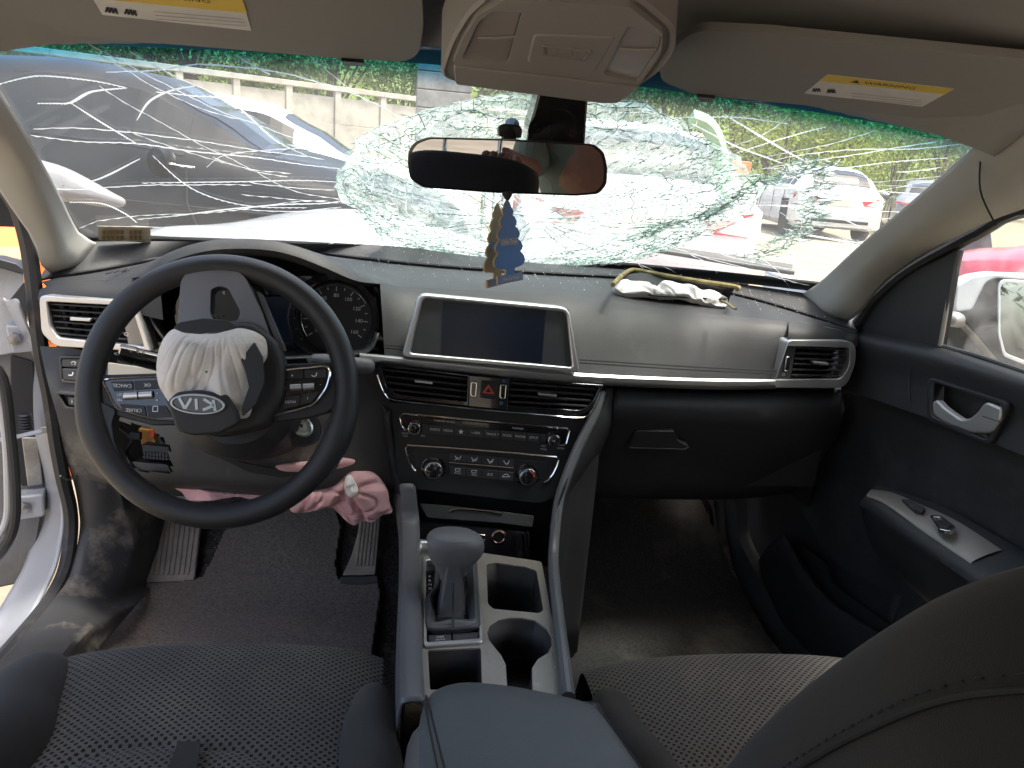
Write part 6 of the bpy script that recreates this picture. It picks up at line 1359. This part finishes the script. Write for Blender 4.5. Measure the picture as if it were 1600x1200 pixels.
for dx in (-.13, .13): MB().box((c.x+dx, c.y+.04, (c.z-.1)/2), .04, .04, c.z-.1).obj('leg', steel, ob)
# made-up drum standing in for an unidentified orange patch outside the driver door
c = U(6, 385, y=1.35); dr = thing('made_up_drum', 'made-up orange drum filling an unidentified orange patch outside the driver door', 'drum', (c.x-.1, 1.5, 0))
zt = U(6, 368, y=1.5).z
MB().lathe([(.27, 0), (.29, .03), (.29, .28), (.275, .30), (.275, .34), (.29, .36), (.29, zt-.2), (.28, zt-.04), (.24, zt)], (c.x-.1, 1.5, 0), (0, 0, 1), 32).obj('shell', orangep, dr, bev=.008)
MB().lathe([(.285, zt-.30), (.299, zt-.29), (.299, zt-.26), (.285, zt-.25)], (c.x-.1, 1.5, 0), (0, 0, 1), 32, cap=False).obj('hoop', orangep, dr)
# concrete wall: posts, cap and panels
conc = M('concrete', (.42, .40, .345), .9, bump=(60, .5), var=(2.2, .16), dirt_or_reflection=((.26, .25, .21), 1.6, .52, .8), spec=.15); conc2 = M('weathered_concrete', (.2, .2, .19), .9, bump=(60, .6), var=(4, .3))
wa = thing('concrete_wall', 'pale concrete boundary wall of panels between posts beyond the parked cars', 'wall', (-4, 24.5, 0))
W0, W1 = V((-16.8, 18.5, 0)), V((13.5, 34.0, 0)); wd = (W1-W0).normalized(); ang_ = math.atan2(wd.y, wd.x); Lw = (W1-W0).length; nseg = int(Lw/1.62)
pm_ = cm_ = tm_ = None
for i in range(nseg+1):
    p = W0+wd*(i*1.62)
    def inst(first, name, mt, sx, sy, sz, pos):
        if first is None:
            first = MB().box((0, 0, 0), sx, sy, sz).obj(name, mt, wa, bev=.012, loc=(0, 0, 0)); o = first
        else: o = first.copy(); COL.objects.link(o); o.parent = wa
        o.location = pos-WL[wa.name]; o.rotation_euler = (0, 0, ang_+R_.gauss(0, .002)); return first
    pm_ = inst(pm_, 'post', conc, .2, .24, 2.78, p+V((0, 0, 1.39)))
    if i < nseg:
        c = p+wd*.81
        for z in (.46, 1.34, 2.18): cm_ = inst(cm_, 'panel', conc, 1.42, .1, .84, c+V((0, 0, z-.02+R_.gauss(0, .004))))
        tm_ = inst(tm_, 'coping', conc, 1.62, .3, .16, c+V((0, 0, 2.84)))
bk_ = thing('concrete_pillar', 'weathered grey concrete gate pillar seen left of the mirror mount', 'pillar', (.0, 21.5, 0))
q = [U(652, 128, y=20), U(738, 140, y=20)]
for i in range(8): MB().box(((q[0].x+q[1].x)/2, 20.6, .22+i*.45), q[1].x-q[0].x, .9, .43).obj('block', conc2, bk_, bev=.02)
# trees
barkm = M('bark', (.08, .06, .045), .95, bump=(20, 1.), var=(6, .3))
def leafm(name, a, b):
    m = bpy.data.materials.new(name); m.use_nodes = True; nt = m.node_tree; p = nt.nodes['Principled BSDF']; L = nt.links.new
    oi = nd(nt, 'ShaderNodeNewGeometry'); r_ = nd(nt, 'ShaderNodeMix', data_type='RGBA'); r_.inputs[6].default_value = (*a, 1); r_.inputs[7].default_value = (*b, 1); L(oi.outputs['Random Per Island'], r_.inputs[0])
    L(r_.outputs[2], p.inputs['Base Color']); p.inputs['Roughness'].default_value = .7; p.inputs['Specular IOR Level'].default_value = .25
    t = nd(nt, 'ShaderNodeBsdfTranslucent'); L(r_.outputs[2], t.inputs[0]); mx = nd(nt, 'ShaderNodeMixShader', i_0=.3); L(p.outputs[0], mx.inputs[1]); L(t.outputs[0], mx.inputs[2]); L(mx.outputs[0], nt.nodes['Material Output'].inputs[0]); return m
lf = [leafm('dark_leaves', (.055, .085, .03), (.11, .15, .05)), leafm('mid_leaves', (.09, .13, .03), (.17, .215, .06)), leafm('bright_leaves', (.15, .20, .03), (.27, .33, .07))]
def tree_proto(seed, h, rx, trunk_h, nl, mt, leaf=.24):
    r = random.Random(seed); root = bpy.data.objects.new('tree', None); COL.objects.link(root); WL[root.name] = V((0, 0, 0))
    mb = MB(); mb.tube(crv([V((0, 0, -.1)), V((.1*h/6, .05, trunk_h*.6)), V((-.05, 0, trunk_h)), V((.1, .1, h*.8))], 12), [.16*h/6*(1-.8*i/11) for i in range(12)], 8)
    cl = []
    for i in range(9):
        a = r.uniform(0, 6.28); d = r.uniform(.3, .95)*rx; z = r.uniform(trunk_h*.8, h*.92); e = V((d*math.cos(a), d*math.sin(a), z)); b = V((0, 0, trunk_h*r.uniform(.5, .95)))
        mb.tube(crv([b, b.lerp(e, .5)+V((0, 0, .2)), e], 6), [.07*h/6*(1-.8*k/5) for k in range(6)], 5); cl.append((e, rx*r.uniform(.35, .6)))
    cl += [(V((r.gauss(0, rx*.4), r.gauss(0, rx*.4), r.uniform(trunk_h, h))), rx*r.uniform(.3, .5)) for _ in range(14)]
    mb.obj('trunk', barkm, root, loc=(0, 0, 0))
    lb = MB()
    for k in range(nl):
        c, R0 = r.choice(cl); d = V((r.gauss(0, 1), r.gauss(0, 1), r.gauss(0, .8))).normalized()*R0*r.uniform(.55, 1.05); p = c+d
        if p.z < .15: continue
        n_ = (d.normalized()+V((r.gauss(0, .5), r.gauss(0, .5), r.gauss(.3, .5)))).normalized(); x = n_.orthogonal().normalized(); x.rotate(Matrix.Rotation(r.uniform(0, 6.28), 3, n_)); y = n_.cross(x); s = leaf*r.uniform(.5, 1.2)
        lb.add([p-x*s*.5, p-y*s*.22, p+x*s*.55, p+y*s*.25], [(0, 1, 2, 3)])
    lb.obj('crown', mt, root, smooth=False, loc=(0, 0, 0)); return root
def tree_copy(t, loc, s, rz, label, group):
    o = t.copy(); COL.objects.link(o); o.location = loc; o.scale = (s, s, s); o.rotation_euler = (0, 0, rz); tag(o, label, 'tree', group)
    for ch in t.children: c = ch.copy(); COL.objects.link(c); c.parent = o
protos = [tree_proto(1, 7., 2.6, 2.2, 5200, lf[0]), tree_proto(2, 8., 3.0, 2.6, 5200, lf[1]), tree_proto(3, 5., 3.0, .9, 6000, lf[2], .2)]
for i in range(21):
    x = -30+i*2.9+R_.uniform(-.8, .8); y = 33+.5*(x+16)*.5+R_.uniform(0, 7); k = i % 2
    tree_copy(protos[k], V((x, y, 0)), R_.uniform(.85, 1.25), R_.uniform(0, 6), ('dark green tree in the row behind the concrete wall', 'mid green tree in the row behind the concrete wall')[k], ('dark trees behind the wall', 'mid green trees behind the wall')[k])
bp = U(1225, 240, y=26); tag(protos[2], 'broad bright yellow green tree behind the parked cars on the right', 'tree'); protos[2].location = (bp.x, 26, 0); protos[2].scale = (1.02, 1.02, .86)
bp = U(1400, 240, y=36)
for i, (dx, s) in enumerate(((-3, 1.), (1.5, .8), (5, 1.05), (9, .9), (13.5, 1.1))): tree_copy(protos[1+i % 2], V((bp.x+dx, 37+i, 0)), s*(.85, 1.2)[i % 2], i, ('mid green tree on the far right horizon', 'bright green spreading tree on the far right horizon')[i % 2], ('mid green trees on the right horizon', 'bright trees on the right horizon')[i % 2])
for i, (x, y) in enumerate(((3.2, -9), (6.5, -11), (9, -8))): tree_copy(protos[i % 2], V((x, y, 0)), .9, i*2., ('dark green tree behind this car, reflected in the door mirror', 'mid green tree behind this car, reflected in the door mirror')[i % 2], ('dark trees behind this car', 'mid trees behind this car')[i % 2])
protos[0].location = (-20, 44, 0); tag(protos[0], 'dark green tree set back at the far left', 'tree'); protos[1].location = (-9, 46, 0); tag(protos[1], 'taller mid green tree set back at the left', 'tree')
# ------------------------------------------------------------------ open driver door at the left edge
dd = thing('driver_door', 'open driver door edge on at the left with hinges and check strap', 'car door', U(30, 700, y=.16))
pd = (U(30, 700, y=.16), V((.28, -1, .02)).normalized())
dgrey = M('door_inner_grey', (.16, .155, .15), .6, var=(12, .15), dirt_or_reflection=((.3, .26, .2), 10, .5, .8))
slab('door_end', [(-160, 395), (0, 415), (20, 440), (46, 520), (60, 600), (62, 700), (70, 800), (58, 890), (30, 925), (-160, 965)], pd, -.03, .03, dgrey, dd, bev=.006)
slab('door_top', rnd([(-160, 392), (0, 404), (26, 411), (38, 420), (38, 428), (0, 418), (-160, 408)], 3), pd, .004, .05, plas, dd, bev=.004)
slab('inner_panel', rnd([(-160, 412), (0, 420), (33, 430), (36, 500), (20, 556), (0, 560), (-160, 560)], 4), pd, -.02, .006, jambp, dd, bev=.004)
slab('edge_recess', rnd([(12, 560), (48, 570), (52, 660), (58, 760), (30, 770), (14, 700)], 6), pd, -.026, .003, plas, dd, bev=.001)
slab('steel_channel', rnd([(30, 690), (56, 690), (64, 765), (40, 768)], 3), pd, -.022, .006, steel, dd, bev=.002); slab('steel_channel', rnd([(36, 815), (60, 815), (48, 885), (24, 905)], 3), pd, -.022, .006, dgrey, dd, bev=.002)
for q in ([(8, 508), (56, 509), (58, 548), (20, 552)], [(27, 775), (68, 771), (70, 806), (30, 812)]):
    hg = slab('hinge', rnd(q, 5), pd, .004, .045, jambp, dd, bev=.005)
    cx = (q[0][0]+q[1][0])/2; cy_ = (q[0][1]+q[2][1])/2
    MB().lathe([(.011, 0), (.011, .008), (.005, .010)], U(cx-8, cy_, pl=pd)+pd[1]*.004, pd[1], 6).obj('bolt', steel, hg)
tube('check_strap', [U(*p, y=.10) for p in [(-20, 690), (20, 684), (58, 675), (74, 671), (84, 668)]], .0045, steel, dd, sq=.5)
slab('strap_bracket', rnd([(62, 668), (80, 665), (82, 674), (66, 677)], 2), (U(72, 670, y=.085), V((0, -1, 0))), 0, .02, steel, dd, bev=.002)
mb = MB()
bts = [U(38+.3*i, 646+i*2.2, y=.13) for i in range(13)]
mb.tube(bts, [.0115 if i % 2 else .0085 for i in range(13)], 14); mb.obj('cable_boot', rubber, dd)
tube('window_frame_seal', crv([U(*p, y=.02) for p in [(-30, 560), (4, 590), (17, 680), (24, 760), (22, 820), (2, 862), (-40, 900)]], 30), .008, plas, dd)
tube('door_skin_edge', crv([U(*p, y=.02) for p in [(-40, 570), (-6, 600), (8, 680), (12, 760), (10, 812), (-8, 845), (-45, 880)]], 30), .006, jambp, dd)
slab('mirror_base', rnd([(14, 470), (38, 440), (44, 456), (40, 498), (20, 476)], 4), pd, .0, .05, dark, dd, bev=.004)

# an unidentified pale grey shape, a bulged sheet between this car and the black one
bpnl = [(40, 252), (78, 254), (112, 266), (150, 286), (180, 303), (196, 312), (192, 322), (160, 322), (105, 314), (60, 318), (30, 318)]
fb_ = tag(pillow('grey_shape', bpnl, (U(110, 290, y=2.3), V((.1, -1, .35)).normalized()), .0, .04, .003, M('pale_grey_plastic', (.17, .175, .18), .45), None, 5, nr=10, na=60), 'unidentified pale grey shape beyond the lower left of the windscreen', 'bumper')
# ------------------------------------------------------------------ the photographer, seen in the mirror only: torso and arm on the driver seat
def skinfig(name, V_, E_, R3, mat_, par, lv=2):
    c = V_[0]; me = bpy.data.meshes.new(name); me.from_pydata([p-c for p in V_], E_, []); me.materials.append(mat_)
    o = bpy.data.objects.new(name, me); put(o, c, par); o.modifiers.new('skin', 'SKIN'); 
    for v, r in zip(me.skin_vertices[0].data, R3): v.radius = r if isinstance(r, tuple) else (r, r)
    me.skin_vertices[0].data[0].use_root = True
    q = o.modifiers.new('sub', 'SUBSURF'); q.levels = q.render_levels = lv
    for p in me.polygons: p.use_smooth = True
    return o
skinm = M('skin', (.42, .22, .15), .5, bump=(400, .2), var=(20, .1)); shirt = M('green_shirt', (.26, .33, .27), .85, bump=(900, .6), var=(14, .15))
hairm = M('dark_hair', (.02, .016, .014), .6); trou = M('dark_trousers', (.03, .033, .045), .85)
PS_ = V((-.13, 0, 0))
pr = thing('person', 'person in sage green shirt with an arm over the driver seat, reflected in mirror', 'person', (.1, -1.85, .45))
B_ = [(q[0]-.13, q[1], q[2]) if q[0] > -.25 else q for q in [(.06, -1.86, .52), (.05, -1.84, .70), (.04, -1.80, .92), (.02, -1.77, 1.05), (.01, -1.75, 1.12), (0, -1.72, 1.17), (0, -1.71, 1.25), (0, -1.70, 1.30),
      (-.15, -1.77, 1.07), (-.27, -1.66, .98), (-.30, -1.50, 1.03), (-.30, -1.44, 1.045), (.19, -1.77, 1.07), (.36, -1.74, .84), (.27, -1.5, .84), (.16, -1.38, .98), (.16, -1.70, .5), (.2, -1.4, .52), (.2, -1.38, .3), (-.04, -1.70, .5), (-.1, -1.42, .52), (-.1, -1.4, .3)]]
E_ = [(0, 1), (1, 2), (2, 3), (3, 4), (4, 5), (5, 6), (6, 7), (3, 8), (8, 9), (9, 10), (10, 11), (3, 12), (12, 13), (13, 14), (14, 15), (0, 16), (16, 17), (17, 18), (0, 19), (19, 20), (20, 21)]
Rr_ = [(.14, .1), (.13, .095), (.15, .1), (.13, .08), (.06, .055), (.055, .055), (.075, .09), (.06, .075), .055, .043, .032, .027, .055, .043, .034, .028, .085, .065, .05, .085, .065, .05]
skinfig('body', [V(p) for p in B_], E_, Rr_, skinm, pr)
skinfig('shirt', [V(B_[i]) for i in (0, 1, 2, 3, 8, 9, 12, 13)]+[V((-.16, -1.78, 1.03)).lerp(V(B_[9]), 1.2)], [(0, 1), (1, 2), (2, 3), (3, 4), (4, 5), (3, 6), (6, 7)], [(.155, .115), (.15, .112), (.168, .115), (.145, .095), .07, .062, .07, .06, .05][:8]+[.01], shirt, pr)
skinfig('trousers', [V(B_[0])+V((0, 0, -.02)), V(B_[16]), V(B_[17]), V(B_[18]), V(B_[19]), V(B_[20]), V(B_[21])], [(0, 1), (1, 2), (2, 3), (0, 4), (4, 5), (5, 6)], [(.15, .115), .095, .075, .06, .095, .075, .06], trou, pr)
MB().lathe([(.0, -.02), (.07, .0), (.085, .05), (.07, .1), (.0, .12)], (-.13, -1.73, 1.25), (0, -.3, 1), 20, cap=False).obj('hair', hairm, pr, sub=1)
for k, (dx, ln_) in enumerate(((-.03, .065), (-.012, .075), (.006, .07), (.022, .055))):
    b0 = V((-.30+dx, -1.425+abs(k-1.5)*.004, 1.047)); skinfig('finger', [b0, b0+V((dx*.1, ln_*.5, .008)), b0+V((dx*.2, ln_*.9, -.012)), b0+V((dx*.2, ln_, -.03))], [(0, 1), (1, 2), (2, 3)], [.0095, .009, .008, .0065], skinm, pr, 1)
skinfig('thumb', [V((-.272, -1.45, 1.04)), V((-.25, -1.42, 1.045)), V((-.238, -1.39, 1.035))], [(0, 1), (1, 2)], [.011, .0095, .008], skinm, pr, 1)
